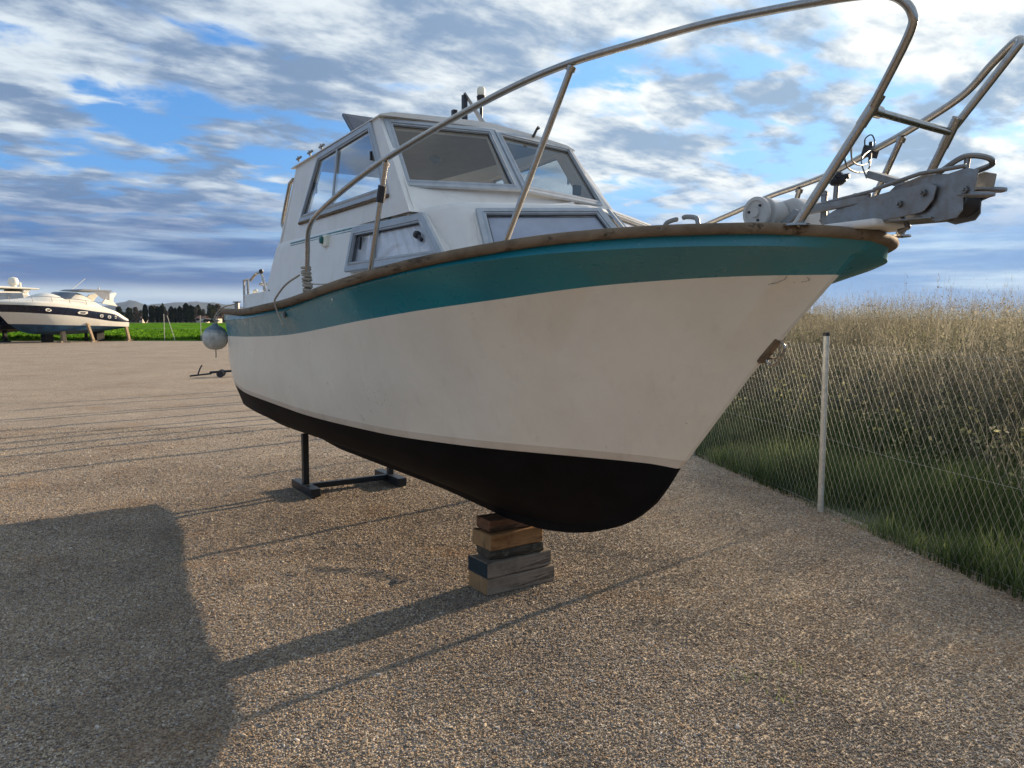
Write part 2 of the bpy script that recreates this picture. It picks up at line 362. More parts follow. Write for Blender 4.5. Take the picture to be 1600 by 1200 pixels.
# real stones lying over the near gravel
def make_stones():
    me = bpy.data.meshes.new('gravel_stones')
    ring = [(-1.9, 1.9), (2.0, 1.9), (2.85, 3.9), (2.62, 6.2), (2.2, 8.6), (1.2, 10), (-7.2, 10), (-5.2, 7.), (-3.2, 4.2)]
    c = (0, 4.6)
    vs = []; fs = []
    for y in np.arange(1.8, 11.4, .08):
        x0 = -1.25 - (y - 1.8) * .72; x1 = min(fence_x(y) + .10, 1.35 + (y - 1.8) * .75); n = 110; b0 = len(vs)
        for q in range(n + 1): x = x0 + (x1 - x0) * q / n; vs.append((x, y, hgt(x, y)))
        if b0:
            for q in range(n): fs.append((b0 - n - 1 + q, b0 - n + q, b0 + q + 1, b0 + q))
    me.from_pydata(vs, [], fs)
    o = bpy.data.objects.new('gravel_stones', me); col.objects.link(o); o.location = (0, 0, .002)
    m = NT('stone'); rnd = m.node('ShaderNodeObjectInfo').outputs['Random']
    cr = m.node('ShaderNodeValToRGB', {0: rnd}); e = cr.color_ramp; e.interpolation = 'CONSTANT'
    e.elements[0].position = 0; e.elements[0].color = (.16, .12, .085, 1)
    e.elements[1].position = .14; e.elements[1].color = (.33, .25, .16, 1)
    for p, q in ((.36, (.44, .34, .22)), (.57, (.23, .205, .185)), (.68, (.54, .42, .27)), (.84, (.36, .22, .11)), (.91, (.64, .56, .44))): e.elements.new(p).color = c4(q)
    big = m.node('ShaderNodeTexNoise', {'Vector': m.node('ShaderNodeNewGeometry').outputs['Position'], 'Scale': 1.1, 'Detail': 6., 'Roughness': .62}).outputs[0]
    ru = m.node('ShaderNodeTexNoise', {'Vector': m.node('ShaderNodeNewGeometry').outputs['Position'], 'Scale': 1.3, 'Detail': 5.}).outputs[0]
    cr2 = m.mix(m.rng(ru, .56, .68, 0, .5), cr.outputs[0], (.36, .20, .08, 1))
    cc = m.mix(m.rng(big, .46, .60, 0, .50), cr2, (.12, .09, .065, 1))
    m.set(color=m.node('ShaderNodeMix', {0: 1., 6: cc, 7: (.97, .99, 1.07, 1)}, data_type='RGBA', blend_type='MULTIPLY').outputs[2], rough=.8, spec=.3)
    me.materials.append(m.mat)
    ng = bpy.data.node_groups.new('scatter_stones', 'GeometryNodeTree')
    ng.interface.new_socket('Geometry', in_out='INPUT', socket_type='NodeSocketGeometry'); ng.interface.new_socket('Geometry', in_out='OUTPUT', socket_type='NodeSocketGeometry')
    N, L = ng.nodes, ng.links; gi = N.new('NodeGroupInput'); go = N.new('NodeGroupOutput')
    di = N.new('GeometryNodeDistributePointsOnFaces')
    pos = N.new('GeometryNodeInputPosition'); sx = N.new('ShaderNodeSeparateXYZ'); L.new(pos.outputs[0], sx.inputs[0])
    mr = N.new('ShaderNodeMapRange'); L.new(sx.outputs[1], mr.inputs[0]); mr.inputs[1].default_value = 2.; mr.inputs[2].default_value = 9.5; mr.inputs[3].default_value = 10500.; mr.inputs[4].default_value = 1500.
    L.new(gi.outputs[0], di.inputs['Mesh']); L.new(mr.outputs[0], di.inputs['Density'])
    ico = N.new('GeometryNodeMeshIcoSphere'); ico.inputs['Radius'].default_value = 1.; ico.inputs['Subdivisions'].default_value = 2
    sm = N.new('GeometryNodeSetMaterial'); sm.inputs['Material'].default_value = m.mat; L.new(ico.outputs[0], sm.inputs[0])
    sp = N.new('GeometryNodeSetPosition'); L.new(sm.outputs[0], sp.inputs['Geometry'])
    nz = N.new('ShaderNodeTexNoise'); nz.inputs['Scale'].default_value = 1.3; sb = N.new('ShaderNodeVectorMath'); sb.operation = 'SUBTRACT'; L.new(nz.outputs['Color'], sb.inputs[0]); sb.inputs[1].default_value = (.5, .5, .5)
    sc = N.new('ShaderNodeVectorMath'); sc.operation = 'SCALE'; L.new(sb.outputs[0], sc.inputs[0]); sc.inputs['Scale'].default_value = 1.5; L.new(sc.outputs[0], sp.inputs['Offset'])
    ip = N.new('GeometryNodeInstanceOnPoints'); L.new(di.outputs[0], ip.inputs['Points']); L.new(sp.outputs[0], ip.inputs['Instance'])
    rv = N.new('FunctionNodeRandomValue'); rv.data_type = 'FLOAT_VECTOR'; rv.inputs[0].default_value = (.0022, .0022, .0016); rv.inputs[1].default_value = (.0056, .0048, .0034)
    rr = N.new('FunctionNodeRandomValue'); rr.data_type = 'FLOAT_VECTOR'; rr.inputs[0].default_value = (-.5, -.5, 0); rr.inputs[1].default_value = (.5, .5, 6.28); rr.inputs['Seed'].default_value = 5
    L.new(rv.outputs[0], ip.inputs['Scale']); L.new(rr.outputs[0], ip.inputs['Rotation'])
    # a second sprinkling of larger loose stones
    d2 = N.new('GeometryNodeDistributePointsOnFaces'); d2.inputs['Density'].default_value = 55.; d2.inputs['Seed'].default_value = 9; L.new(gi.outputs[0], d2.inputs['Mesh'])
    i2 = N.new('GeometryNodeInstanceOnPoints'); L.new(d2.outputs[0], i2.inputs['Points']); L.new(sp.outputs[0], i2.inputs['Instance'])
    r2 = N.new('FunctionNodeRandomValue'); r2.data_type = 'FLOAT_VECTOR'; r2.inputs[0].default_value = (.006, .005, .0035); r2.inputs[1].default_value = (.0145, .0115, .0065); r2.inputs['Seed'].default_value = 12
    L.new(r2.outputs[0], i2.inputs['Scale']); L.new(rr.outputs[0], i2.inputs['Rotation'])
    jn = N.new('GeometryNodeJoinGeometry'); L.new(ip.outputs[0], jn.inputs[0]); L.new(i2.outputs[0], jn.inputs[0]); L.new(jn.outputs[0], go.inputs[0])
    md = o.modifiers.new('scatter', 'NODES'); md.node_group = ng
    tag(o, 'loose tan and grey gravel stones covering the yard', 'gravel', kind='stuff')
make_stones()

# ================================================================== THE BOAT
BO = Vector((0, 4.458, 0)); BR_ = math.atan2(-.83195, .55484)
boat = empty('cabin_boat', BO, BR_, 'white and teal cabin motorboat with black bottom, propped up close in front on timber blocks', 'boat')
def V(s, w, z): return Vector((s, -w, z))              # s forward, w to starboard

# hull lines: (stations), (half breadth), (height)
LN = [
 ('keel',  [-3.75,-3.3,-3,-2,-1,-.3,0,.3,.45,.6,.75,.86,.95,1.04], [.03,.033,.035,.035,.035,.035,.035,.035,.033,.03,.025,.02,.016,.012], [.50,.475,.465,.465,.465,.445,.434,.445,.462,.487,.523,.561,.598,.645]),
 ('garb',  [-3.75,-3.3,-3,-2,-1,0,.5,.8,1.0,1.10], [.05,.05,.05,.05,.05,.05,.045,.035,.025,.012], [.545,.52,.51,.51,.51,.485,.52,.585,.65,.685]),
 ('bilge', [-3.75,-3,-2,-1,0,.5,.9,1.19], [.34,.42,.46,.46,.38,.26,.12,.012], [.655,.665,.69,.695,.665,.675,.715,.76]),
 ('bilg2', [-3.75,-3,-2,-1,0,.5,.95,1.26], [.58,.74,.82,.82,.68,.50,.23,.012], [.84,.86,.865,.865,.835,.82,.83,.845]),
 ('wl',    [-3.75,-3.35,-3,-2,-1,0,.5,1,1.25,1.33], [.60,.74,.82,.94,.95,.83,.66,.36,.12,.012], [1.07,1.055,1.045,1.037,1.024,1.005,.997,.987,.967,.944]),
 ('boot',  [-3.75,-3.35,-3,-2,-1,0,.5,1,1.25,1.37], [.605,.748,.832,.955,.965,.845,.675,.385,.15,.012], [1.10,1.09,1.08,1.072,1.06,1.042,1.034,1.024,1.005,.985]),
 ('mid',   [-3.75,-3.35,-3,-2,-1,0,.5,1,1.4,1.70], [.63,.775,.865,.985,1.01,.945,.81,.56,.26,.012], [1.26,1.26,1.26,1.26,1.27,1.29,1.31,1.33,1.36,1.38]),
 ('teal',  [-3.75,-3.35,-3,-2,-1,0,.5,1,1.5,1.9,2.07], [.635,.78,.868,.98,1.03,1.01,.93,.77,.51,.21,.012], [1.449,1.449,1.460,1.475,1.502,1.579,1.629,1.679,1.734,1.755,1.757]),
 ('kn0',   [-3.75,-3.35,-3,-2,-1,0,.5,1,1.5,1.8,2,2.08,2.13], [.655,.80,.887,1.005,1.075,1.077,1.035,.92,.725,.55,.36,.22,.012], [1.60,1.594,1.590,1.600,1.632,1.722,1.768,1.811,1.832,1.834,1.830,1.826,1.822]),
 ('kn1',   [-3.75,-3.35,-3,-2,-1,0,.5,1,1.5,1.8,2,2.10,2.165], [.66,.805,.893,1.011,1.083,1.087,1.047,.935,.745,.575,.40,.26,.012], [1.604,1.598,1.594,1.604,1.637,1.728,1.775,1.819,1.842,1.845,1.843,1.840,1.836]),
 ('sheer', [-3.75,-3.35,-3,-2,-1,0,.5,1,1.5,1.8,2,2.10,2.16,2.19], [.655,.80,.888,1.003,1.070,1.070,1.030,.915,.725,.555,.380,.26,.155,.012], [1.648,1.648,1.648,1.634,1.661,1.743,1.792,1.842,1.878,1.884,1.883,1.876,1.870,1.866]),
]
def cyo(s): return -.055 * max(0., -s)                      # the hull sits a little askew to the deck line
def heel(s, w): return .085 * w * min(1., max(0., (s - .3) / 1.2))
def PT(s, w, z): return V(s, -w + 2 * cyo(s), z - heel(s, w))
def line_pt(L, t):
    s0, s1 = L[1][0], L[1][-1]; s = s0 + (s1 - s0) * t
    return s, pch(L[1], L[2], s), pch(L[1], L[3], s)
TS = [(1 - (1 - i / 72) ** 1.6) for i in range(73)]
def hull_rows(side):
    rows = []
    for t in TS:
        row = []
        for L in LN:
            s, w, z = line_pt(L, t)
            if L[0] not in ('keel', 'garb') and s < -3.6: w *= 1 - .12 * ((-3.6 - s) / .15) ** 2      # rounded quarter
            if L[0] == 'keel': z -= .45 * -cyo(s); 
            if L[0] == 'garb': z -= .40 * -cyo(s)
            if L[0] in ('keel', 'garb'): row.append(V(s, cyo(s) + side * w, z))
            else: row.append(V(s, w, z) if side > 0 else PT(s, w, z))
        rows.append(row)
    return rows
h = MB(); names = [L[0] for L in LN]
def hm(i, j):
    n = names[j]
    return 0 if n in ('keel', 'garb', 'bilge', 'bilg2') else 3 if n == 'wl' else 1 if n in ('boot', 'mid') else 2
rs, rp = hull_rows(1), hull_rows(-1)
h.grid(rs, mf=hm); h.grid(rp, mf=hm, flip=True)
nl = len(LN)
for rr_ in (0, -1):                                    # transom and stem closing strips
    a, b = rs[rr_], rp[rr_]
    for j in range(nl - 1): h.add([a[j], a[j + 1], b[j + 1], b[j]], [(0, 1, 2, 3)], hm(0, j))
for i in range(len(TS) - 1): h.add([rs[i][0], rs[i + 1][0], rp[i + 1][0], rp[i][0]], [(0, 1, 2, 3)], 0)
hull = h.build('hull', [M['black'], M['hullwhite'], M['teal'], M['grime'], M['tealedge']], boat, smooth=True, angle=28)

L_sheer = LN[-1]
def sheer(s):
    w = pch(L_sheer[1], L_sheer[2], s); z = pch(L_sheer[1], L_sheer[3], s)
    if s < -3.6: w *= 1 - .12 * ((-3.6 - s) / .15) ** 2
    return w, z
SS = [-3.75 + (2.195 + 3.75) * t for t in TS]
# deck: slightly crowned
d = MB(); rows = []
for s in SS:
    w, z = sheer(s); z += .030
    A_, B_ = V(s, w, z), PT(s, w, z); rows.append([A_.lerp(B_, (1 - q) / 2) + Vector((0, 0, .025 * (1 - q * q))) for q in (1, .8, .5, .2, 0, -.2, -.5, -.8, -1)])
d.grid(rows); rows2 = [[V(s, sheer(s)[0] * q, sheer(s)[1] - .0) for q in (1,)] for s in SS]
d.build('deck', M['deckm'], boat, smooth=True)
# rubbing strake: section swept round the sheer and the transom
pth = [V(s, *sheer(s)) for s in SS]; prt = [PT(s, *sheer(s)) for s in SS][::-1]
stern = [PT(-3.75, sheer(-3.75)[0], 1.648).lerp(V(-3.75, sheer(-3.75)[0], 1.648), q) for q in (.2, .4, .6, .8)]
loop = pth[:-1] + [V(2.197, 0, 1.866)] + prt[1:] + stern
prof = [(-.015, -.004), (.020, -.004), (.030, .004), (.034, .018), (.030, .034), (.016, .042), (-.015, .042)]
rb = MB(); n = len(loop); rows = []
for i, p in enumerate(loop + [loop[0]]):
    i %= n; t = loop[(i + 1) % n] - loop[i - 1]; t.z = 0; t.normalize(); nn = Vector((t.y, -t.x, 0))
    if nn.dot(Vector((p.x + 1., p.y * 2.2, 0))) < 0: nn = -nn
    kz = 1 - .20 * max(0, min(1, (p.x - .5) / 1.3))
    rows.append([p + nn * a + Vector((0, 0, .042 - (.042 - b) * kz - .006 * (1 - kz) * 5)) for a, b in prof])
rb.grid(rows); rb.build('rubbing_strake', M['rub'], boat, smooth=True, angle=50)

# --- wall panel helper: outer quad with an opening
def lerp4(q, u, v): return q[0].lerp(q[1], u).lerp(q[3].lerp(q[2], u), v)
def holed(mb, outer, inner, th, m=0):
    """outer, inner: 4 corners each in the same order; th: inward thickness vector"""
    th = Vector(th)
    for a, b in ((0, 0),):
        for i in range(4):
            j = (i + 1) % 4
            mb.add([outer[i], outer[j], inner[j], inner[i]], [(0, 1, 2, 3)], m)
            mb.add([outer[i] + th, outer[j] + th, inner[j] + th, inner[i] + th], [(3, 2, 1, 0)], m)
            mb.add([inner[i], inner[j], inner[j] + th, inner[i] + th], [(0, 1, 2, 3)], m)
def plane_n(q): return (q[1] - q[0]).cross(q[3] - q[0]).normalized()
def grow(q, d):
    """offset a quad outward in its own plane by d"""
    c = sum(q, Vector()) / 4; n = plane_n(q); out = []
    L = []
    for i in range(4):
        a, b = q[i], q[(i + 1) % 4]; e = (b - a).normalized(); o = e.cross(n)
        if o.dot((a + b) / 2 - c) < 0: o = -o
        L.append((a + o * d, e))
    for i in range(4):
        p1, e1 = L[i - 1]; p2, e2 = L[i]
        # line intersection in plane
        w = p2 - p1; cr = e1.cross(e2); t = w.cross(e2).dot(cr) / cr.length_squared
        out.append(p1 + e1 * t)
    return out
def window(parent, q, outward, fw=.045, proud=.014, name='window', glass='glass', mull=None, back=None, knob=None, depth=.0, seal=True):
    """q: clear opening corners TL TR BR BL. frame ring round it, pane, optional mullion"""
    n = plane_n(q); n = n if n.dot(outward) > 0 else -n
    o = grow(q, fw); fr = MB()
    a = [p + n * proud for p in o]; b = [p + n * proud for p in q]; c_ = [p - n * (.004 + depth) for p in q]; d_ = [p + n * .001 for p in grow(q, fw + .004)]
    for i in range(4):
        j = (i + 1) % 4
        fr.add([a[i], a[j], b[j], b[i]], [(0, 1, 2, 3)]); fr.add([b[i], b[j], c_[j], c_[i]], [(0, 1, 2, 3)]); fr.add([d_[i], d_[j], a[j], a[i]], [(0, 1, 2, 3)])
        # raised inner bead
        e1 = grow(q, .010); e2 = grow(q, .018)
        fr.add([e1[i] + n * (proud + .001), e1[j] + n * (proud + .001), e1[j] + n * (proud + .005), e1[i] + n * (proud + .005)], [(0, 1, 2, 3)])
        fr.add([e2[i] + n * (proud + .001), e2[j] + n * (proud + .001), e1[j] + n * (proud + .005), e1[i] + n * (proud + .005)], [(0, 1, 2, 3)])
    if mull is not None:
        t = q[0].lerp(q[1], mull[0]); bt = q[3].lerp(q[2], mull[1]); e = (q[1] - q[0]).normalized() * .011
        fr.prism([t - e + n * .002, t + e + n * .002, bt + e + n * .002, bt - e + n * .002], n * .009)
    w = fr.build(name, M['alu'], parent, fix=False)
    g_ = MB(); gi = [p - n * .001 for p in grow(q, .002)]; g_.add(gi, [(0, 1, 2, 3)]); g_.build('pane', M[glass], w, fix=False)
    if seal:
        s_ = MB(); s1 = [p + n * .0012 for p in q]; s2 = [p + n * .0012 for p in grow(q, -.007)]
        for i in range(4): s_.add([s1[i], s1[(i + 1) % 4], s2[(i + 1) % 4], s2[i]], [(0, 1, 2, 3)])
        s_.build('rubber_seal', M['darkrub'], w, fix=False)
    return w, n

# --- trunk cabin (low forward cabin)
TB = [(-2.12, .80), (-1.4, .80), (-.6, .80), (.0, .785), (.42, .748), (.66, .675), (.735, .60), (.86, .33), (.985, .06), (1.0, 0)]
TT = [(-1.98, .745), (-1.4, .745), (-.6, .735), (.0, .695), (.27, .660), (.42, .60), (.475, .535), (.60, .30), (.715, .06), (.725, 0)]
def trunk_ring(z, q):      # q 0 bottom..1 top
    return [V(b[0] + (t[0] - b[0]) * q, b[1] + (t[1] - b[1]) * q, z) for b, t in zip(TB, TT)]
def full(r): return r + [Vector((p.x, -p.y, p.z)) for p in r[-2::-1]]
def smooth_ring(r):
    return bez(r, 3)
k = MB(); rings = []
for z, q in ((1.60, -.55), (1.80, .0), (1.90, .28), (2.02, .62), (2.10, .86)): rings.append(full(smooth_ring(trunk_ring(z, q))))
for z, q, sh in ((2.135, .97, 0), (2.158, 1.0, .018), (2.168, 1., .05), (2.178, 1., .16)):
    r = full(smooth_ring(trunk_ring(z, q))); c0 = Vector((-.3, 0, 0)); o = []
    for p in r:
        v = (Vector((p.x, p.y, 0)) - Vector((min(p.x, .3) if p.x < .3 else .3, 0, 0))); L_ = v.length
        o.append(p - (v / max(L_, 1e-6)) * min(sh, L_ * .9))
    rings.append(o)
k.grid([list(x) for x in zip(*rings)][::-1])
top = rings[-1]; nt = len(top) // 2
rows = [[top[i], Vector((top[i].x, 0, top[i].z + .02)), top[-1 - i]] for i in range(nt + 1)]
k.grid(rows)
a = [r[0] for r in rings]; b = [r[-1] for r in rings]
k.grid([a, b])
cabin = k.build('cabin_trunk', M['white'], boat, smooth=True, angle=45)
# moulded stripe along the join
st = MB()
def stripe_w(s, z):
    q = (z - 1.80) / .335; ring = trunk_ring(z, q); xs_ = [p.x for p in ring]; return float(np.interp(s, xs_, [-p.y for p in ring]))
for side in (1, -1):
    for z, r_ in ((2.128, .0055), (2.112, .003)):
        st.tube([V(s, side * (stripe_w(s, z) + .002), z) for s in np.linspace(-1.66, -.12, 14)], r_, 6)
    st.tube([V(-.12, side * (stripe_w(-.12, 2.12) + .004), 2.105), V(-.12, side * (stripe_w(-.12, 2.12) + .004), 2.14)], .008, 6)
st.build('trim_stripe', M['teal'], boat)

def on_trunk(s, z, out=0.):
    q = (z - 1.80) / .335
    return V(s, stripe_w(s, z) + out, z)
# trunk side windows (both sides)
for side in (1, -1):
    def P(s, z):
        a, b = on_trunk(-.45, z), on_trunk(.35, z); t = (s + .45) / .8; p = a.lerp(b, t); p.y -= .034
        return Vector((p.x, p.y * side, p.z))
    q = [P(-.42, 2.068), P(.235, 2.078), P(.46, 1.92), P(-.42, 1.915)]
    w_, n_ = window(boat, q, Vector((0, -side, 0)), .048, .016, glass='glassd', mull=(.36, .30))
    bk = MB(); bk.prism([p - n_ * .026 for p in grow(q, .046)], -n_ * .03); bk.build('window_base', M['white'], w_, fix=True)
    ebk = MB(); e0 = [p + n_ * .001 for p in grow(q, .046)]; e1 = [p - n_ * .03 for p in grow(q, .046)]
    for i_ in range(4): ebk.add([e0[i_], e0[(i_ + 1) % 4], e1[(i_ + 1) % 4], e1[i_]], [(0, 1, 2, 3)])
    ebk.build('window_flange', M['white'], w_, fix=False)
    cu = MB(); rows = []
    for j in range(41):
        u = .03 + .95 * j / 40
        off = -.012 + .006 * math.sin(j * 1.3) + .003 * math.sin(j * 2.9)
        if u < .17: continue
        rows.append([q[0].lerp(q[1], u) + n_ * off, q[3].lerp(q[2], u) + n_ * off])
    cu.grid([r for r in rows if True]); cu.build('curtain', M['curtain'], w_, smooth=True)
    kb = MB(); p = q[1].lerp(q[2], .45).lerp(q[0], .10); kb.lathe(p, n_, [(.018, 0), (.020, .012), (.016, .026), (.007, .03)], 12); kb.tube([p + n_ * .01, p + n_ * .012 + Vector((.05, 0, -.03))], .010, 8); kb.build('latch', M['darkrub'], w_)
    kb = MB(); p = q[0].lerp(q[3], .35).lerp(q[1], .10); kb.box(p + n_ * .006, (.02, .012, .07), rot=Matrix.Rotation(.2, 3, 'Y')); kb.build('latch', M['darkrub'], w_)
# front windows of the trunk
def on_front(w, z):
    q = (z - 1.80) / .335; ring = trunk_ring(z, q); ws = [-p.y for p in ring][::-1]; ss = [p.x for p in ring][::-1]
    return V(float(np.interp(abs(w), ws, ss)), w, z)
for side in (1, -1):
    a, b = on_front(.50 * side, 2.10), on_front(.055 * side, 2.105); c_, d_ = on_front(.05 * side, 1.90), on_front(.565 * side, 1.90)
    a = on_front(.52 * side, 2.085); b = V(.80, .06 * side, 2.095); c_ = V(.945, .05 * side, 1.92); d_ = V(.72, .59 * side, 1.915)
    a = V(.560, .535 * side, 2.085)
    q = [a, b, c_, d_]
    # plane the quad
    nn = plane_n(q); ctr = sum(q, Vector()) / 4; q = [p - nn * (p - ctr).dot(nn) for p in q]
    q = [p + Vector((.020, 0, .010)) for p in q]
    w_, n_ = window(boat, q, Vector((1, 0, .3)), .040, .014, glass='glassd')
    bl = MB(); bl.add([p - n_ * .0085 for p in grow(q, .004)], [(0, 1, 2, 3)]); bl.build('blind', M['pad'], w_, fix=False)
    bk = MB(); bo = grow(q, .05); bk.prism([p - n_ * .010 for p in bo], -n_ * .05); bk.build('window_base', M['white'], w_, bevel=.004)

# --- wheelhouse
ZB, ZT = 2.165, 2.725
def side_pt(s, z, side=1, out=0.): # side wall plane, tumblehome
    w = .728 + (.668 - .728) * (z - 2.15) / .55 + out; return V(s, w * side, z)
aft_s = lambda z: -2.13 + (z - 1.80) * .455            # raked aft edge
fwd_s = lambda z: .035 - (z - 2.30) * .82              # raked windscreen edge
wh = MB()
def zroof(s): return 2.715 + .028 * max(0, min(1, (s + 1.73) / 1.4)) 
for side in (1, -1):
    zt0, zt1 = 2.672, 2.722
    op = [side_pt(-1.245, 2.632, side), side_pt(-.445, 2.665, side), side_pt(-.185, 2.305, side), side_pt(-1.47, 2.305, side)]
    outer = [side_pt(aft_s(zt0), zt0, side), side_pt(fwd_s(zt1) - .02, zt1, side), side_pt(fwd_s(2.14), 2.14, side), side_pt(aft_s(2.14), 2.14, side)]
    inward = Vector((0, side * .03, 0))
    holed(wh, outer, op, inward)
    # lower aft part of the side down to the deck
    bot = [side_pt(aft_s(2.14), 2.14, side), V(-1.2, .742 * side, 2.14), V(-1.2, .80 * side, 1.74), V(-2.16, .80 * side, 1.74)]
    wh.add(bot, [(0, 1, 2, 3)])
    w_, n_ = window(boat, [op[0], op[1], op[2], op[3]], Vector((0, -side, 0)), .042, .012, glass='glasss', mull=(.40, .42))
    kb = MB(); p = op[1].lerp(op[2], .45).lerp(op[0], .05); kb.box(p + n_ * .008, (.016, .014, .05)); kb.build('latch', M['darkrub'], w_, bevel=.003)
    kb = MB(); p = op[0].lerp(op[3], .52).lerp(op[1], .03); kb.box(p - n_ * .012, (.05, .016, .07)); kb.build('latch', M['darkrub'], w_, bevel=.003)
    lip = MB(); lip.tube([side_pt(-1.545, 2.255, side, .006), side_pt(-.10, 2.255, side, .006)], .011, 8); lip.build('drip_rail', M['rub'], w_)
# front: two raked panels meeting at the centre line
for side in (1, -1):
    A = V(fwd_s(2.722) - .02, .666 * side, 2.722); B = V(-.235, 0, 2.742); C = V(.165, 0, 2.14); D = V(fwd_s(2.14), .729 * side, 2.14)
    q = [A, B, C, D]
    op = [lerp4(q, .085, .12), lerp4(q, .925, .12), lerp4(q, .925, .735), lerp4(q, .075, .735)]
    op[0] = V(-.278, .612 * side, 2.668); op[1] = V(-.185, .045 * side, 2.674); op[2] = V(.045, .045 * side, 2.325); op[3] = V(-.015, .640 * side, 2.325)
    nn = plane_n(q); nn = nn if nn.x > 0 else -nn
    holed(wh, q, op, -nn * .03)
    cq = sum(op, Vector()) / 4; n2 = plane_n(op); op = [p - n2 * (p - cq).dot(n2) for p in op]
    w_, n_ = window(boat, [p + Vector((.006, 0, .003)) for p in op], Vector((1, 0, .5)), .040, .014)
    if side == 1:
        kb = MB(); p = lerp4(op, .35, .50) - n_ * .03; kb.lathe(p, n_, [(.03, 0), (.034, .008), (.02, .014)], 16); kb.build('suction_mount', M['glass'], w_)
    else:
        kb = MB(); p = lerp4(op, .12, .72) - n_ * .03; kb.box(p, (.03, .05, .06)); kb.build('latch', M['darkrub'], w_, bevel=.004)
# aft bulkhead with doorway
for side in (1, -1):
    A = side_pt(aft_s(2.68), 2.68, side); D = V(-2.14, .79 * side, 1.70)
    wh.prism([V(aft_s(2.12), .74 * side, 2.12), V(aft_s(2.12), .30 * side, 2.12), V(-2.14, .30 * side, 1.70), D], (.03, 0, 0)); wh.prism([A, A + Vector((0, side * .05, 0)), V(aft_s(2.12), .69 * side, 2.12), V(aft_s(2.12), .74 * side, 2.12)], (.03, 0, 0))
wh.build('wheelhouse', M['white'], boat, bevel=.004)
# dashboard seen through the screen
db = MB(); db.box((-.20, 0, 2.235), (.36, 1.30, .10)); db.box((-.42, .34, 2.30), (.10, .34, .12)); db.build('dashboard', M['ceil'], boat, bevel=.015)
# roof: crowned slab with soft edge
rf = MB(); rows = []
for s in np.linspace(-1.80, -.285, 20):
    f_ = (s + 1.80) / 1.515; z0 = 2.676 + .052 * f_; wd = .690 - .012 * f_
    row = []
    for q in np.linspace(-1, 1, 21):
        bow = .055 * (1 - abs(q)) if f_ > .99 else 0
        row.append((q, z0, wd, s))
    rows.append(row)
upp = []; low = []
for r in rows:
    f_ = (r[0][3] + 1.80) / 1.515
    upp.append([V(s + .06 * (1 - abs(q)) * f_ ** 6, q * wd, z0 + .010 + .018 * (1 - q * q) - (.014 if abs(q) > .99 else 0) - .035 * max(0, -q)) for q, z0, wd, s in r])
    low.append([V(s + .06 * (1 - abs(q)) * f_ ** 6, q * wd, z0 - .010 + .006 * (1 - q * q) - .035 * max(0, -q)) for q, z0, wd, s in r])
rf.grid(upp); rf.grid(low, flip=True)
for gset in ((0, 0), (-1, -1)):
    rf.grid([upp[gset[0]], low[gset[0]]])
rf.grid([[r[0] for r in upp], [r[0] for r in low]]); rf.grid([[r[-1] for r in upp], [r[-1] for r in low]])
roof = rf.build('roof', M['white'], boat, smooth=True, angle=50)
hl = MB(); hl.add([V(-1.72, .64, 2.655), V(-.33, .63, 2.690), V(-.33, -.63, 2.690), V(-1.72, -.64, 2.655)], [(0, 1, 2, 3)]); hl.build('headlining', M['ceil'], roof, fix=False)
# aft coaming
for side in (1, -1):
    cm = MB(); pts = [(-2.05, .80), (-2.5, .80), (-2.85, .775), (-3.05, .72), (-3.12, .60)]
    rows = []
    for s, w in pts:
        zt = 1.80 + .012 * (s + 2.9); rows.append([V(s, w * side, 1.62), V(s, (w - .012) * side, zt), V(s, (w - .05) * side, zt + .006), V(s, (w - .06) * side, 1.62)])
    cm.grid(rows); cm.build('cockpit_coaming', M['white'], boat, smooth=True, angle=40)

# roof fittings
f = MB(); f.box(V(-.60, -.04, 2.875), (.03, .028, .27), m=1); f.prism([V(-.60, -.045, 3.0), V(-.60, -.03, 3.02), V(-.60, -.245, 2.78), V(-.60, -.225, 2.76)], (.03, 0, 0)); f.box(V(-.66, .0, 2.83), (.03, .03, .19), m=1)
f.build('mast_bracket', [M['alu'], M['darkrub']], boat, bevel=.003)
lt = MB(); lt.lathe(V(-.60, -.163, 2.72), (0, 0, 1), [(.010, 0), (.010, .27), (.026, .275), (.030, .30), (.024, .305)], 16, 0)
lt.lathe(V(-.60, -.163, 3.026), (0, 0, 1), [(.024, 0), (.027, .012), (.026, .04), (.018, .052), (.004, .056)], 16, 1)
lt.build('masthead_light', [M['darkrub'], M['ivory']], boat, smooth=True)
sp = MB(); 
a = V(-1.26, .46, 2.925)
def solar():
    m = NT('solar_cells'); v = m.node('ShaderNodeTexBrick', {'Vector': m.tc.outputs['Object'], 'Scale': 14., 'Color1': (.006, .018, .05, 1), 'Color2': (.008, .022, .06, 1), 'Mortar': (.05, .07, .10, 1), 'Mortar Size': .01}); v.offset = 0
    m.set(color=v.outputs[0], rough=.12); return m.mat
P4 = [V(-1.235, .52, 2.955), V(-.99, .52, 2.735), V(-.99, .0, 2.75), V(-1.235, .0, 2.96)]
nn = plane_n(P4); nn = nn if nn.z > 0 else -nn
sp.prism(P4, -nn * .018, 0); sp.add([p + nn * .002 for p in grow(P4, -.015)], [(0, 1, 2, 3)], 0)
for p in (V(-1.25, .38, 2.72), V(-1.25, .05, 2.74)): sp.tube([p, p + Vector((0, 0, .20))], .008, 8, 1)
sp.build('solar_panel', [solar(), M['alu']], boat)
an = MB(); an.tube([V(-.25, -.323, 2.72), V(-.235, -.34, 2.765), V(-.22, -.345, 2.775)], [.009, .008, .012], 8); an.build('horn_stub', M['darkrub'], boat)
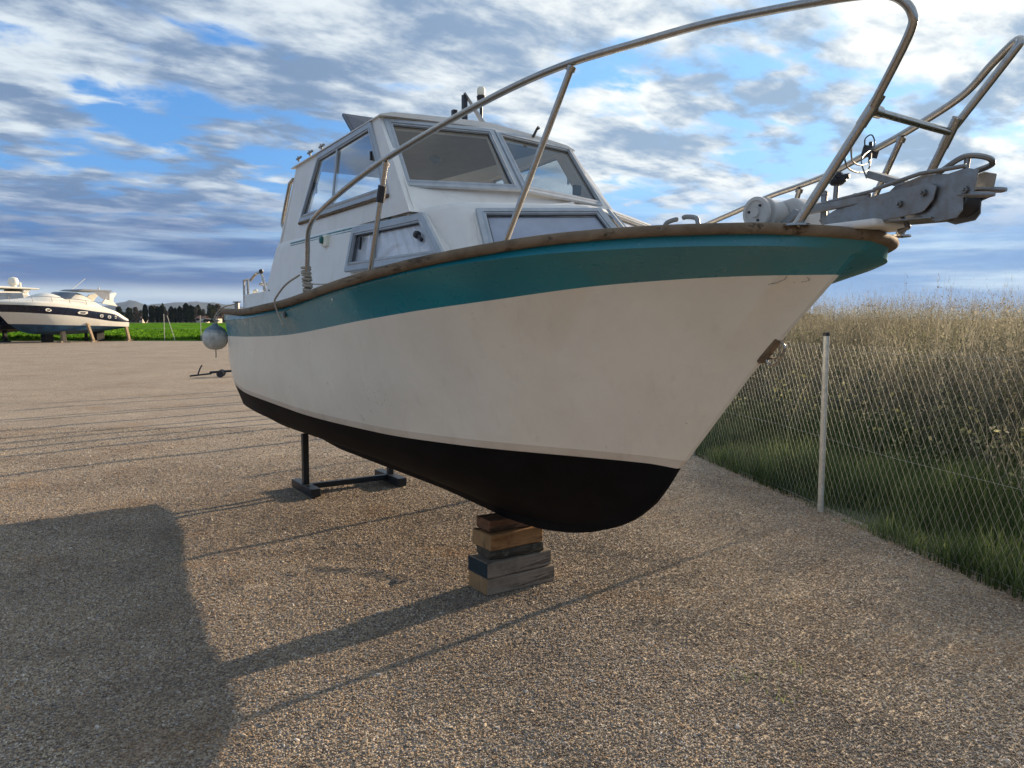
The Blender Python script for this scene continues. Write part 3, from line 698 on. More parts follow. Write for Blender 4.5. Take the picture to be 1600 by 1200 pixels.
for s in (-1.295, -1.52, -1.755):
    for side in (1, -1):
        rk = MB(); p = V(s, .645 * side, 2.715); rk.tube([p, p + Vector((0, 0, .03))], .008, 8); rk.tube([p + Vector((-.04, 0, .022)), p + Vector((.04, 0, .025))], .009, 8); rk.tube([p + Vector((-.02, 0, .026)), p + Vector((-.02, 0, .040))], .005, 6)
        rk.build('roof_cleat', M['galv'], boat, smooth=True)
for side in (1, -1):
    hd = MB(); hd.tube(bez([V(-1.84, .66 * side, 2.60), V(-1.91, .66 * side, 2.585), V(-1.94, .66 * side, 2.56), V(-2.045, .68 * side, 2.33), V(-2.03, .68 * side, 2.28), V(-1.98, .68 * side, 2.27)], 5), .015, 10)
    hd.build('grab_handle', M['steel'], boat, smooth=True)
# nav light, starboard
nv = MB(); p = V(-.935, .757, 2.085); nv.box(p, (.075, .05, .075), m=1, taper=.8); nv.box(p + Vector((-.016, -.028, .004)), (.042, .024, .045), m=0)
nv.build('navigation_light', [M['navgreen'], M['ivory']], boat, bevel=.012, seg=3)
vd = MB(); vd.lathe(V(-.72, .86, 1.70), (0, 0, 1), [(.085, 0), (.083, .035), (.070, .060), (.04, .076), (.005, .080)], 24); vd.build('deck_vent', M['white'], boat, smooth=True)

# --- bow rail
RAIL_S = [(-.626,1.00,1.70),(-.557,1.01,1.954),(-.510,1.02,2.075),(-.44,1.02,2.135),(-.33,1.025,2.165),(-.19,1.03,2.19),(.10,1.02,2.25),(.451,.994,2.315),(.886,.905,2.406),(1.207,.805,2.479),(1.45,.718,2.519),(1.689,.6,2.546),(1.892,.507,2.562),(2.1,.45,2.55),(2.289,.403,2.532),(2.385,.355,2.524),(2.44,.325,2.505),(2.473,.301,2.457),(2.455,.285,2.40),(2.32,.237,2.234)]
RAIL_P = [(-.60,-1.00,1.70),(-.54,-1.01,1.88),(-.42,-1.02,1.98),(-.19,-1.03,2.02),(.3,-1.0,2.10),(.785,-.926,2.179),(1.11,-.835,2.224),(1.36,-.75,2.238),(1.601,-.644,2.25),(1.855,-.522,2.282),(2.015,-.473,2.314),(2.257,-.411,2.387),(2.385,-.355,2.458),(2.47,-.31,2.495),(2.50,-.285,2.485),(2.475,-.272,2.44),(2.318,-.237,2.23)]
RR = .0135
for pts, base in ((RAIL_S, (2.117, .30, 1.905)), (RAIL_P, (2.117, -.30, 1.905))):
    r_ = MB(); r_.tube(bez([V(*p) for p in pts], 6), RR, 12)
    r_.tube([V(*pts[-1]), V(*base)], RR * 1.12, 12)
    ex = [V(*pts[-1]), V(*base)]; dv = (ex[0] - ex[1]).normalized()
    r_.tube([ex[0] - dv * .05, ex[0] + dv * .05], RR * 1.28, 12)
    r_.lathe(V(base[0], base[1], base[2] - .003), (0, 0, 1), [(.042, 0), (.042, .006), (.03, .009)], 20)
    rail = r_.build('bow_rail', M['steel'], boat, smooth=True)
    sgn = 1 if base[1] > 0 else -1
    stn = [((.296, 1.006, 1.80), (.469, .992, 2.305)), ((1.164, .825, 1.86), (1.46, .714, 2.508))] if sgn > 0 else [((.35, -1.0, 1.80), (.50, -.98, 2.12)), ((1.20, -.80, 1.86), (1.36, -.75, 2.225)), ((1.80, -.50, 1.90), (2.015, -.473, 2.305))]
    for a, b in stn:
        s_ = MB(); A, B = V(*a), V(*b); s_.tube([A, B], RR * .92, 12); s_.lathe(A + Vector((0, 0, .02)), (0, 0, 1), [(.034, 0), (.034, .005), (.02, .010)], 16)
        dd = (B - A).normalized(); s_.tube([B - dd * .02, B - dd * .002], RR * 1.3, 12)
        sto = s_.build('stanchion', M['steel'], rail, smooth=True)
        if a[0] < .4 and sgn > 0:
            t_ = MB(); t_.tube([A.lerp(B, .66), A.lerp(B, .80)], .020, 10); t_.build('tape_wrap', M['darkrub'], sto)
cb = MB(); cb.tube([V(2.32, .237, 2.234), V(2.318, -.237, 2.23)], .0125, 12); cb.tube([V(2.32, .225, 2.234), V(2.32, .19, 2.234)], .019, 12); cb.build('rail_crossbar', M['steel'], boat, smooth=True)
cl = MB(); p = V(1.855, -.522, 2.282); cl.box(p, (.05, .045, .045), rot=Matrix.Rotation(.3, 3, 'Y')); cl.tube([p + Vector((0, 0, -.04)), p + Vector((0, 0, .04))], .008, 8); cl.build('rail_clamp', M['darkrub'], boat, bevel=.006)

# --- anchor roller, winch and deck gear
def plate(mb, pts, w, th, m=0): mb.prism([V(s, w, z) for s, z in pts], V(0, -th, 0), m)
ar = MB()
inner = [(2.055, 1.925), (2.04, 1.945), (2.10, 1.972), (2.19, 1.995), (2.30, 2.010), (2.42, 2.018), (2.445, 2.005), (2.435, 1.965), (2.41, 1.935), (2.40, 1.930), (2.24, 1.915)]
for w in (.075, -.070): plate(ar, inner, w, .006)
outer_ = [(2.25, 1.985), (2.30, 2.025), (2.39, 2.048), (2.47, 2.040), (2.52, 2.050), (2.555, 2.038), (2.545, 1.972), (2.515, 1.962), (2.515, 1.925), (2.50, 1.905), (2.44, 1.898), (2.40, 1.915)]
for w in (.058, -.052): plate(ar, outer_, w, .006)
ar.prism([V(2.06, .072, 1.918), V(2.06, -.072, 1.918), V(2.43, -.072, 1.910), V(2.43, .072, 1.910)], (0, 0, .006))
ar.tube([V(2.24, .074, 2.022), V(2.39, .074, 2.050), V(2.52, .06, 2.055)], .007, 8)
ar.tube([V(2.0, .075, 1.995), V(2.25, .075, 2.020)], .006, 8)
ar.build('anchor_roller_bracket', M['galv'], boat, bevel=.002)
rl = MB(); rl.lathe(V(2.47, .05, 1.965), (0, 1, 0), [(.048, 0), (.048, .012), (.022, .04), (.022, .06), (.048, .088), (.048, .1)], 20); rl.build('roller_wheel', M['darkrub'], boat, smooth=True)
for s, z, w in ((2.33, 1.965, .082), (2.405, 1.990, .082), (2.52, 1.985, .064)):
    bt = MB(); bt.lathe(V(s, w - .004, z), (0, -1, 0), [(.012, 0), (.012, .010), (.006, .010), (.006, .018)], 6); bt.build('bracket_bolt', M['galv'], boat)
for w, z in ((.05, 1.965), (-.02, 1.985)):
    bt = MB(); bt.tube([V(2.50, w, z + .01), V(2.585, w, z - .002), V(2.60, w, z - .003)], [.010, .009, .006], 10); bt.build('roller_pin', M['galv'], boat, smooth=True)
lp = MB(); lp.tube(bez([V(2.41, .03, 2.042), V(2.48, .03, 2.082), V(2.515, .02, 2.090), V(2.555, .0, 2.078), V(2.55, -.03, 2.063), V(2.49, -.04, 2.05)], 4), .009, 8)
lp.tube([V(2.50, .02, 2.04), V(2.505, .02, 2.088)], .009, 8); lp.build('chain_guard', M['galv'], boat, smooth=True)
kn = MB(); p = V(2.085, .05, 1.985); kn.tube([p, p + Vector((.005, 0, .09))], .009, 8, 0)
for a in range(5):
    q = a * 1.257 + .4; kn.tube([p + Vector((.005, 0, .10)), p + Vector((.005 + .040 * math.cos(q), .040 * math.sin(q), .103))], [.012, .009], 8, 1)
kn.lathe(p + Vector((.005, 0, .075)), (0, 0, 1), [(.018, 0), (.032, .014), (.030, .03), (.012, .045)], 12, 1)
for s, hgt_ in ((2.05, .075), (2.13, .04), (2.17, .05)): kn.tube([V(s, .06, 1.95), V(s, .06, 1.96 + hgt_)], .011, 8, 0); kn.lathe(V(s, .06, 1.955 + hgt_), (0, 0, 1), [(.016, 0), (.016, .008), (.008, .016)], 6, 0)
kn.build('chain_stopper', [M['galv'], M['darkrub']], boat, smooth=True)
sf = MB(); a = V(2.20, -.02, 2.075); b = V(2.29, -.02, 2.02); sf.prism([a + Vector((-.02, .05, 0)), a + Vector((-.02, -.05, 0)), b + Vector((.02, -.05, 0)), b + Vector((.02, .05, 0))], (.008, 0, .022)); sf.build('stopper_flap', M['galv'], boat, bevel=.003)
arm = MB(); arm.prism([V(1.97, .11, 1.962), V(1.985, .11, 1.985), V(2.22, .07, 2.015), V(2.22, .07, 1.985)], V(0, -.02, 0)); arm.prism([V(1.90, .13, 1.925), V(1.94, .13, 1.925), V(2.0, .12, 1.975), V(1.97, .12, 1.99)], V(0, -.015, 0)); arm.build('roller_arm', M['galv'], boat, bevel=.003)
wn_ = MB(); c0 = V(1.85, .16, 1.985)
wn_.lathe(V(1.85, .05, 1.985), (0, -1, 0), [(.050, 0), (.050, .07), (.058, .075), (.058, .085), (.038, .09), (.038, .105), (.057, .11), (.057, .125), (.045, .128), (.040, .122), (.020, .122), (.016, .132)], 28)
winch = MB()
body = [(1.60, 1.905), (1.60, 1.935), (1.655, 1.975), (1.70, 1.985), (1.74, 1.965), (1.80, 2.035), (1.86, 2.045), (1.90, 2.02), (1.92, 1.97), (1.93, 1.905)]
plate(winch, [(a_ + .05, b_) for a_, b_ in body], .045, .16)
wb = winch.build('anchor_winch', M['winchm'], boat, bevel=.014, seg=3)
wn_.build('winch_drum', M['winchm'], wb, smooth=True, angle=30)
for a in range(3):
    q = a * 2.09 + .9; bz = MB(); bz.lathe(V(1.85 + .030 * math.cos(q), .05 + .1215, 1.985 + .030 * math.sin(q)), (0, -1, 0), [(.005, 0), (.005, .006)], 6); bz.build('drum_bolt', M['darkrub'], wb)
cn = MB(); p = V(1.72, .42, 1.925)
cn.tube(bez([p + Vector((-.085, 0, .0)), p + Vector((-.070, 0, .026)), p + Vector((-.03, 0, .034)), p + Vector((-.018, 0, .033))], 4), .009, 8); cn.tube(bez([p + Vector((.085, 0, .0)), p + Vector((.075, 0, .028)), p + Vector((.03, 0, .038)), p + Vector((.012, 0, .036))], 4), .009, 8)
cn.box(p + Vector((0, 0, -.002)), (.21, .035, .012)); cn.build('fairlead', M['galv'], boat, bevel=.003)
hp = MB(); hp.prism([V(2.03, .10, 1.895), V(2.10, .13, 1.895), V(2.27, .11, 1.90), V(2.29, 0, 1.90), V(2.27, -.11, 1.90), V(2.03, -.10, 1.895)], (0, 0, .026)); hp.build('bow_chock', M['white'], boat, bevel=.01, seg=3)
hook = MB(); hook.tube([V(2.31, .02, 1.935), V(2.33, .02, 1.895), V(2.30, .02, 1.885)], .009, 8); hook.build('shackle', M['galv'], boat)
# stem eye on its wooden pad
se = MB(); a = V(1.745, 0, 1.44); b = V(1.825, 0, 1.535); dd = (b - a).normalized(); no = Vector((dd.z, 0, -dd.x))
se.prism([a + no * .004 + Vector((0, -.022, 0)), b + no * .004 + Vector((0, -.022, 0)), b + no * .004 + Vector((0, .022, 0)), a + no * .004 + Vector((0, .022, 0))], no * .016)
pad = se.build('stem_pad', M['rub'], boat, bevel=.004)
ey = MB(); m0 = a.lerp(b, .2) + no * .018; m1 = a.lerp(b, .95) + no * .018
ey.tube(bez([m0, m0 + no * .035, a.lerp(b, .5) + no * .070, m1 + no * .035, m1], 6), .005, 8); ey.tube(bez([m0 + Vector((0, .01, 0)), a.lerp(b, .5) + no * .05 + Vector((0, .012, 0)), m1 + Vector((0, .01, 0))], 6), .004, 8)
ey.build('eye_ring', M['steel'], pad, smooth=True)
# scratches and scupper on the hull side
def hull_pt(s, z):
    """point on the starboard topside"""
    pts = []
    for L in LN:
        if L[1][0] <= s <= L[1][-1]: pts.append((pch(L[1], L[3], s), pch(L[1], L[2], s)))
    pts.sort(); return V(s, float(np.interp(z, [p[0] for p in pts], [p[1] for p in pts])) + .0025, z)
sc_ = MB()
for a in ([(1.967, 1.752), (1.962, 1.741), (1.950, 1.733), (1.932, 1.727)], [(1.950, 1.729), (1.925, 1.724)], [(1.985, 1.731), (1.982, 1.729)], [(2.010, 1.750), (2.016, 1.741), (2.014, 1.736), (1.998, 1.731)],
          [(1.33, 1.04), (1.345, 1.035)], [(1.32, 1.06), (1.35, 1.062)], [(1.15, 1.03), (1.152, 1.045)], [(1.52, 1.18), (1.525, 1.176)], [(1.62, 1.62), (1.622, 1.615)]):
    pts = [hull_pt(s, z) for s, z in a]
    for i in range(len(pts) - 1):
        t = (pts[i + 1] - pts[i]).normalized(); o = Vector((-t.z, 0, t.x)) * .0018; sc_.add([pts[i] - o * .6, pts[i + 1] - o, pts[i + 1] + o, pts[i] + o * .6], [(0, 1, 2, 3)])
random.seed(3)
for _ in range(46):
    s, z = random.gauss(.10, .05), random.gauss(1.20, .035); p = hull_pt(s, z); r_ = random.uniform(.0008, .003)
    sc_.add([p + Vector((r_ * math.cos(q), -.0005, r_ * math.sin(q))) for q in (0, 1.3, 2.7, 3.9, 5.2)], [(0, 1, 2, 3, 4)])
sc_.build('hull_scuffs', plain('scuff_mark', (.30, .24, .18), .8), boat, fix=False)['kind'] = 'stuff'
su = MB(); p = hull_pt(-.79, 1.628); su.lathe(p, (0, -1, 0), [(.020, 0), (.022, .004), (.018, .006)], 16); su.build('scupper', M['darkrub'], boat)
su = MB(); p = hull_pt(-.02, 1.70); su.lathe(p, (0, -1, 0), [(.006, 0), (.008, .003)], 10); su.build('scupper', M['ivory'], boat)
# stern fittings
sr = MB()
for s0 in (-3.10, -2.98):
    sr.tube([V(s0, .70, 1.68), V(s0, .70, 1.935)], .011, 8)
sr.tube([V(-3.10, .70, 1.935), V(-2.98, .70, 1.935)], .011, 8); sr.tube([V(-3.10, .70, 1.80), V(-2.98, .70, 1.80)], .011, 8)
sr.tube(bez([V(-3.05, .66, 1.93), V(-3.0, .62, 1.99), V(-2.93, .60, 1.985), V(-2.86, .60, 1.90), V(-2.84, .60, 1.80)], 5), .013, 8)
sr.tube([V(-3.0, .60, 1.90), V(-3.0, -.65, 1.93)], .012, 8); sr.tube([V(-3.0, -.05, 1.75), V(-3.0, -.05, 2.06)], .010, 8); sr.tube([V(-3.10, .70, 1.70), V(-3.0, -.65, 1.70)], .010, 8)
sr.build('stern_rail', M['steel'], boat, smooth=True)
tp = MB(); tp.lathe(V(-2.93, .60, 1.99), (0, 0, 1), [(.016, 0), (.02, .012), (.016, .03), (.004, .034)], 12); tp.build('stern_light', M['darkrub'], boat, smooth=True)
sb = MB(); sb.tube([V(-3.20, .74, 1.68), V(-3.20, .74, 1.745)], .020, 12); sb.box(V(-3.20, .74, 1.75), (.085, .05, .010)); sb.build('mooring_bollard', M['galv'], boat, bevel=.002)
ri = MB(); ri.tube([V(-2.90 + .05 * math.cos(q), .66, 1.815 + .028 * math.sin(q)) for q in np.linspace(0, 6.28, 20)], .012, 8); ri.build('coiled_hose', M['ivory'], boat, smooth=True)
le = MB(); le.box(V(-2.25, .70, 1.79), (.10, .035, .028)); le.tube([V(-2.2, .74, 1.79), V(-2.02, .805, 1.815)], .005, 6); le.build('cockpit_cleat', M['darkrub'], boat, bevel=.006)

def world_of(p): return BO + Matrix.Rotation(BR_, 3, 'Z') @ Vector((p.x, p.y, p.z))
# fender hanging at the quarter (own thing)
fp = world_of(V(-3.35, .895, 1.448)); fe = empty('boat_fender', (fp.x, fp.y, 1.34), 0, 'round weathered grey fender with dark blue top hanging at the stern quarter', 'fender')
b = MB(); b.lathe((0, 0, 0), (0, 0, 1), [(.012, -.006), (.05, .0), (.082, .022), (.102, .058), (.108, .100), (.102, .138), (.082, .172), (.052, .196), (.030, .206), (.022, .222), (.008, .226)], 32); b.build('fender_body', M['fender'], fe, smooth=True, angle=60)
e0 = world_of(V(-3.20, .74, 1.735)) - Vector((fp.x, fp.y, 1.34)); e1 = world_of(V(-3.33, .835, 1.70)) - Vector((fp.x, fp.y, 1.34))
r_ = MB(); r_.tube(bez([(0, 0, .22), (.0, 0, .28), e1, e0], 6), .006, 8); r_.build('fender_rope', M['rope'], fe, smooth=True); r_ = MB(); r_.tube([(.012, -.01, .20), (.03, .0, .30), e1 + Vector((.02, 0, 0))], .005, 8); r_.build('fender_rope', M['rope'], fe, smooth=True); r_ = MB(); r_.tube([(0, 0, 0), (.002, 0, -.03), (0, .002, -.075)], .005, 8); r_.build('fender_rope', M['rope'], fe, smooth=True)
# rope tied round the aft rail leg (own thing)
rp0 = world_of(V(-.60, 1.005, 1.78)); ro = empty('mooring_rope', rp0, BR_, 'thin tan rope knotted round the aft rail foot, its end hanging over the teal band', 'rope')
r_ = MB(); pts = []
for i in range(110):
    q = i * .62; pts.append((.023 * math.cos(q) - .004 + i * .00025, .023 * math.sin(q), .115 - i * .00125 + .006 * math.sin(q * .37)))
r_.tube(pts, .0075, 6)
def L_(s, w, z): p = V(s, w, z) - V(-.60, 1.005, 1.78); return p
r_.tube(bez([L_(-.61, 1.04, 1.85), L_(-.70, 1.09, 1.80), L_(-.81, 1.115, 1.73), L_(-.845, 1.115, 1.70), L_(-.84, 1.105, 1.653), L_(-.80, 1.10, 1.61), L_(-.735, 1.10, 1.56)], 6), .0055, 6)
r_.tube(bez([L_(-.58, .98, 1.80), L_(-.45, .95, 1.795), L_(-.30, .93, 1.80)], 5), .0035, 6); r_.build('rope_strand', M['rope'], ro, smooth=True)
# loose wire on the far rail
wi = empty('loose_wire', world_of(V(1.855, -.50, 2.28)), BR_, 'thin loose wire looped under the bow rail clamp', 'wire')
r_ = MB()
def Lw(s, w, z): return V(s, w, z) - V(1.855, -.50, 2.28)
r_.tube(bez([Lw(1.861, -.52, 2.294), Lw(1.99, -.30, 2.173), Lw(2.083, -.10, 2.119), Lw(2.162, .10, 2.102), Lw(2.23, .23, 2.131), Lw(2.251, .25, 2.15)], 6), .0028, 6)
r_.tube(bez([Lw(1.87, -.50, 2.27), Lw(1.963, -.35, 2.212), Lw(2.089, -.10, 2.144), Lw(2.178, .10, 2.121), Lw(2.262, .24, 2.144)], 6), .0028, 6)
r_.tube(bez([Lw(1.845, -.50, 2.295), Lw(1.85, -.49, 2.33), Lw(1.903, -.45, 2.33), Lw(1.946, -.40, 2.274), Lw(2.02, -.2, 2.19), Lw(2.13, -.06, 2.09)], 6), .0028, 6)
r_.build('wire_strand', M['stand'], wi, smooth=True)

# ------------------------------------------------------------------ stand and blocks
sd_c = world_of(V(-3.19, -.255, 0)); stand = empty('boat_stand', (sd_c.x, sd_c.y, 0), BR_, 'dark blue steel cradle with two posts under the boat stern', 'boat stand')
for w in (.425, -.425):
    p_ = MB(); p_.box((0, -w, .315), (.055, .055, .47)); post = p_.build('post', M['stand'], stand, bevel=.004)
    p_ = MB(); p_.box((0, -w, .045), (.56, .09, .075)); p_.build('foot', M['stand'], stand, bevel=.005)
p_ = MB(); p_.box((0, 0, .055), (.05, .77, .05)); p_.build('cross_bar', M['stand'], stand, bevel=.004)
WB = [ # centre s, w, z0, dims (depth s, length w, height), rz, material, label
 ((-.075, -.052), .000, (.215, .49, .098), 0, 'bottom timber block under the keel, pale weathered grey with a tan end', wood('grey_timber', (.165, .135, .10), (.27, .225, .175), 1)),
 ((-.078, -.040), .099, (.215, .475, .095), .03, 'grey timber block with a teal painted end, second from the bottom of the pile', wood('teal_end_timber', (.155, .130, .10), (.255, .215, .17), 1, 1.)),
 ((-.070, -.035), .195, (.17, .375, .062), -.05, 'thin dark rotten timber block in the middle of the pile', wood('dark_timber', (.040, .045, .040), (.13, .11, .08), 1, 1., ((.20, .20, .17), .60))),
 ((-.070, -.020), .258, (.20, .385, .098), .02, 'split orange brown timber block with deep cracks, second from the top of the pile', wood('orange_timber', (.20, .095, .035), (.36, .205, .09), 1, .7, ((.10, .045, .02), .60))),
 ((-.085, -.02), .357, (.16, .335, .070), -.02, 'smooth dark brown timber block right under the keel on top of the pile', wood('brown_timber', (.13, .066, .036), (.21, .115, .068), 1)),
]
tealend = plain('teal_end_paint', (.006, .022, .030), .85, .5, 25, .4); tanend = wood('cut_end', (.25, .155, .075), (.36, .24, .125), 2, .6)
for i, ((s, w), z0, dm, rz, lab, mt) in enumerate(WB):
    c = world_of(V(s, w, 0)); o = MB(); nx, ny = 3, 8
    # slightly irregular beam: displaced grid box
    def jit(x, y, z): 
        k_ = .006 if i in (2, 3) else .0035
        return Vector((x + random.uniform(-k_, k_), y + random.uniform(-k_, k_), z + (0 if z < .001 else random.uniform(-k_, 0) * .7)))
    X = [-dm[0] / 2, dm[0] / 2]; Y = list(np.linspace(-dm[1] / 2, dm[1] / 2, ny)); Zs = [0, dm[2]]
    ring = []
    for y in Y: ring.append([jit(X[0], y, Zs[0]), jit(X[1], y, Zs[0]), jit(X[1], y, Zs[1]), jit(X[0], y, Zs[1])])
    for r0, r1 in zip(ring, ring[1:]):
        for j in range(4): o.add([r0[j], r0[(j + 1) % 4], r1[(j + 1) % 4], r1[j]], [(0, 1, 2, 3)], 0)
    endm = 1
    o.add(ring[-1], [(0, 1, 2, 3)], 0); o.add(ring[0], [(3, 2, 1, 0)], 1)
    if i == 1:   # painted end wraps a little way round
        for j in range(4):
            a_, b_ = ring[0][j], ring[0][(j + 1) % 4]; pass
    bmesh_m = [mt, tealend if i == 1 else tanend if i in (0, 3) else mt]
    ob = o.build('timber_block', bmesh_m)
    import bmesh
    bm = bmesh.new(); bm.from_mesh(ob.data); bmesh.ops.remove_doubles(bm, verts=bm.verts, dist=1e-5); bmesh.ops.recalc_face_normals(bm, faces=bm.faces); bm.to_mesh(ob.data); bm.free()
    bv = ob.modifiers.new('bevel', 'BEVEL'); bv.width = .010 if i in (1, 2, 3) else .006; bv.segments = 3; bv.limit_method = 'ANGLE'; bv.angle_limit = R(35)
    ob.location = (c.x, c.y, z0 + .004); ob.rotation_euler = (0, 0, BR_ + rz); tag(ob, lab, 'timber block', 'timber blocks stacked under the keel')

# ------------------------------------------------------------------ chain-link fence
fence = empty('chain_link_fence', (fence_x(6.289), 6.289, 0), 0, 'galvanised chain-link fence along the right edge of the gravel', 'fence')
FX, FY = fence_x(6.289), 6.289
fdir = Vector((-.158, 1, 0)).normalized(); 
def fp_(k, z): return fdir * k + Vector((0, 0, z))
k0, k1, FH = -4.6, 13.2, 1.40; wr = .0010
wv = []; wf = []
def wire_seg(a, b, off):
    d_ = (b - a); t = d_.normalized(); n1 = Vector((1, .158, 0)).normalized(); n2 = t.cross(n1)
    base = len(wv)
    for p in (a, b):
        for q in range(3): wv.append(p + n1 * (off + wr * math.cos(q * 2.094)) + n2 * wr * math.sin(q * 2.094))
    for q in range(3): wf.append((base + q, base + (q + 1) % 3, base + 3 + (q + 1) % 3, base + 3 + q))
pitch = .068; run = FH * .58 
for sgn, off in ((1, .0016), (-1, -.0016)):
    x = k0 - run
    while x < k1 + run:
        a_, b_ = (x, x + run * sgn * 1.) if sgn > 0 else (x + run, x)
        # clip to the run of the fence
        u0, z0, u1, z1 = (a_, .02, b_, FH)
        for lim, hi in ((k0, False), (k1, True)):
            pass
        if min(u0, u1) >= k0 and max(u0, u1) <= k1: wire_seg(fp_(u0, z0), fp_(u1, z1), off + .004 * math.sin(x * 3.1))
        x += pitch
mm = MB(); mm.add(wv, wf); mesh_o = mm.build('wire_mesh', M['wire'], fence, fix=False); mesh_o['kind'] = 'stuff'
for z in (.04, .62, 1.36):
    t_ = MB(); t_.tube([fp_(k_, z + .012 * math.sin(k_ * 2.2)) for k_ in np.linspace(k0, k1, 30)], .0013, 5); t_.build('tension_wire', M['wire'], fence)
first = None
FPK = [-3.3, 0., 2.72, 5.5, 8.2, 10.9]
for k_ in FPK:
    if first is None or True:
        p_ = MB(); p_.tube([(0, 0, -.1), (0, 0, 1.47)], .024, 14, 0); po = p_.build('fence_post', M['postm'], fence, smooth=True); 
        c_ = MB(); c_.tube([(0, 0, 1.465), (0, 0, 1.495)], .027, 14, 0); ca = c_.build('post_cap', M['darkrub'], po); 
        q = fp_(k_, 0) + Vector((-.028, 0, 0)); po.location = q; first = po
# unseen poles added behind the boat to cast the long shadow stripes across the yard
for j, (gx, gy) in enumerate([(-5.26, 7.79), (-5.95, 8.95), (-6.35, 9.35), (-6.65, 9.85), (-6.95, 10.2), (-7.35, 11.0), (-7.98, 11.9), (-8.1, 12.25), (-8.9, 13.4), (-9.4, 14.2)]):
    a_ = math.tan(SUN_AZ); # walk back towards the sun to the line of the fence
    kk = (fence_x(gy) - gx) / (math.sin(SUN_AZ) + .158 * math.cos(SUN_AZ)); pxx, pyy = gx + kk * math.sin(SUN_AZ), gy + kk * math.cos(SUN_AZ)
    hh = min(kk * math.tan(SUN_EL) + .12, 3.0)
    p_ = MB(); p_.tube([(0, 0, -.1), (0, 0, hh)], .05, 12, 0); p_.tube([(0, 0, hh), (0, 0, hh + .03)], .055, 12, 1)
    o = p_.build('shadow_pole', [M['galv'], M['darkrub']], smooth=True); o.location = (pxx + .05, pyy, 0)
    tag(o, 'tall galvanised pole added unseen behind the boat to cast a shadow stripe', 'pole', 'unseen poles added to cast shadow stripes')

# ------------------------------------------------------------------ vegetation on the right
def veg_mat(name, ca, cb, cc, trans=.35):
    m = NT(name); at = m.node('ShaderNodeAttribute', attribute_name='tint').outputs['Fac']
    cr = m.node('ShaderNodeValToRGB', {0: at}); e = cr.color_ramp; e.elements[0].color = c4(ca); e.elements[1].color = c4(cc); e.elements.new(.5).color = c4(cb)
    d_ = m.node('ShaderNodeBsdfDiffuse', {0: cr.outputs[0]}); t_ = m.node('ShaderNodeBsdfTranslucent', {0: cr.outputs[0]})
    mx = m.node('ShaderNodeMixShader', {0: trans, 1: d_.outputs[0], 2: t_.outputs[0]}); m.l.new(mx.outputs[0], m.n['Material Output'].inputs[0]); return m.mat
def blades(name, base, h, w, lean, seed, mat, seg=3, tint=None, cross=False):
    """base (N,3), h (N,), each blade a tapering bent strip"""
    r = np.random.default_rng(seed); N = len(base); ang = r.uniform(0, 2 * np.pi, N); la = r.uniform(0, 2 * np.pi, N)
    le = lean * r.uniform(.2, 1., N)
    dirv = np.stack([np.cos(ang), np.sin(ang), np.zeros(N)], 1); ld = np.stack([np.cos(la), np.sin(la), np.zeros(N)], 1)
    P = []
    for k_ in range(seg + 1):
        t = k_ / seg; c_ = base + np.stack([np.zeros(N), np.zeros(N), h * t * (1 - .25 * le * t)], 1) + ld * (h * le * t * t)[:, None]
        ww = (w * (1 - t * .92) * .5)[:, None] if not np.isscalar(w) else w * (1 - t * .92) * .5
        P += [c_ - dirv * ww, c_ + dirv * ww]
    P = np.stack(P, 1); nv = P.shape[1]
    F = np.array([[2 * k_, 2 * k_ + 1, 2 * k_ + 3, 2 * k_ + 2] for k_ in range(seg)])
    faces = (np.arange(N) * nv)[:, None, None] + F[None]
    return P.reshape(-1, 3), faces.reshape(-1, 4), np.repeat(tint if tint is not None else r.uniform(0, 1, N), nv)
def leaves(c, size, seed, tint=None, elong=1.8):
    r = np.random.default_rng(seed); N = len(c); a = r.normal(size=(N, 3)); a /= np.linalg.norm(a, axis=1)[:, None]
    b = r.normal(size=(N, 3)); b -= (b * a).sum(1)[:, None] * a; b /= np.linalg.norm(b, axis=1)[:, None]
    s = (size * r.uniform(.5, 1.3, N))[:, None] if np.isscalar(size) else (size)[:, None]
    P = np.stack([c - a * s * elong, c + b * s, c + a * s * elong, c - b * s], 1)
    return P.reshape(-1, 3), np.arange(4 * N).reshape(-1, 4), np.repeat(tint if tint is not None else r.uniform(0, 1, N), 4)
def npmesh(name, parts, mat, parent=None):
    vs = []; fs = []; ts = []; b = 0
    for v, f_, t in parts: vs.append(v); fs.append(f_ + b); ts.append(t); b += len(v)
    v = np.concatenate(vs); f_ = np.concatenate(fs); t = np.concatenate(ts)
    me = bpy.data.meshes.new(name); me.vertices.add(len(v)); me.vertices.foreach_set('co', v.astype(np.float32).ravel())
    me.loops.add(f_.size); me.loops.foreach_set('vertex_index', f_.astype(np.int32).ravel())
    me.polygons.add(len(f_)); me.polygons.foreach_set('loop_start', np.arange(0, f_.size, 4, dtype=np.int32))
    try: me.polygons.foreach_set('loop_total', np.full(len(f_), 4, dtype=np.int32))
    except Exception: pass
    at = me.attributes.new('tint', 'FLOAT', 'POINT'); at.data.foreach_set('value', t.astype(np.float32))
    me.update(calc_edges=True); me.materials.append(mat)
    o = bpy.data.objects.new(name, me); col.objects.link(o)
    if parent: o.parent = parent
    return o
def snoise(x, y, f, ph):
    return (np.sin(x * f + ph) * np.sin(y * f * 1.3 + 1.7 * ph) + .6 * np.sin(x * f * 2.3 + y * f * 1.1 + ph * 3) + .4 * np.sin(y * f * 3.7 - x * f * 2.9 + ph)) / 2
def ter(x, y):   # verge terrain: slight dip past the fence then a rise
    u = x - (2.598 - (y - 6.289) * .158); return -.012 + np.clip(u - 2.6, 0, 6) * .035 + .05 * np.clip(u / 2, 0, 1) * snoise(x, y, .9, .3)
vg = MB(); rows = []
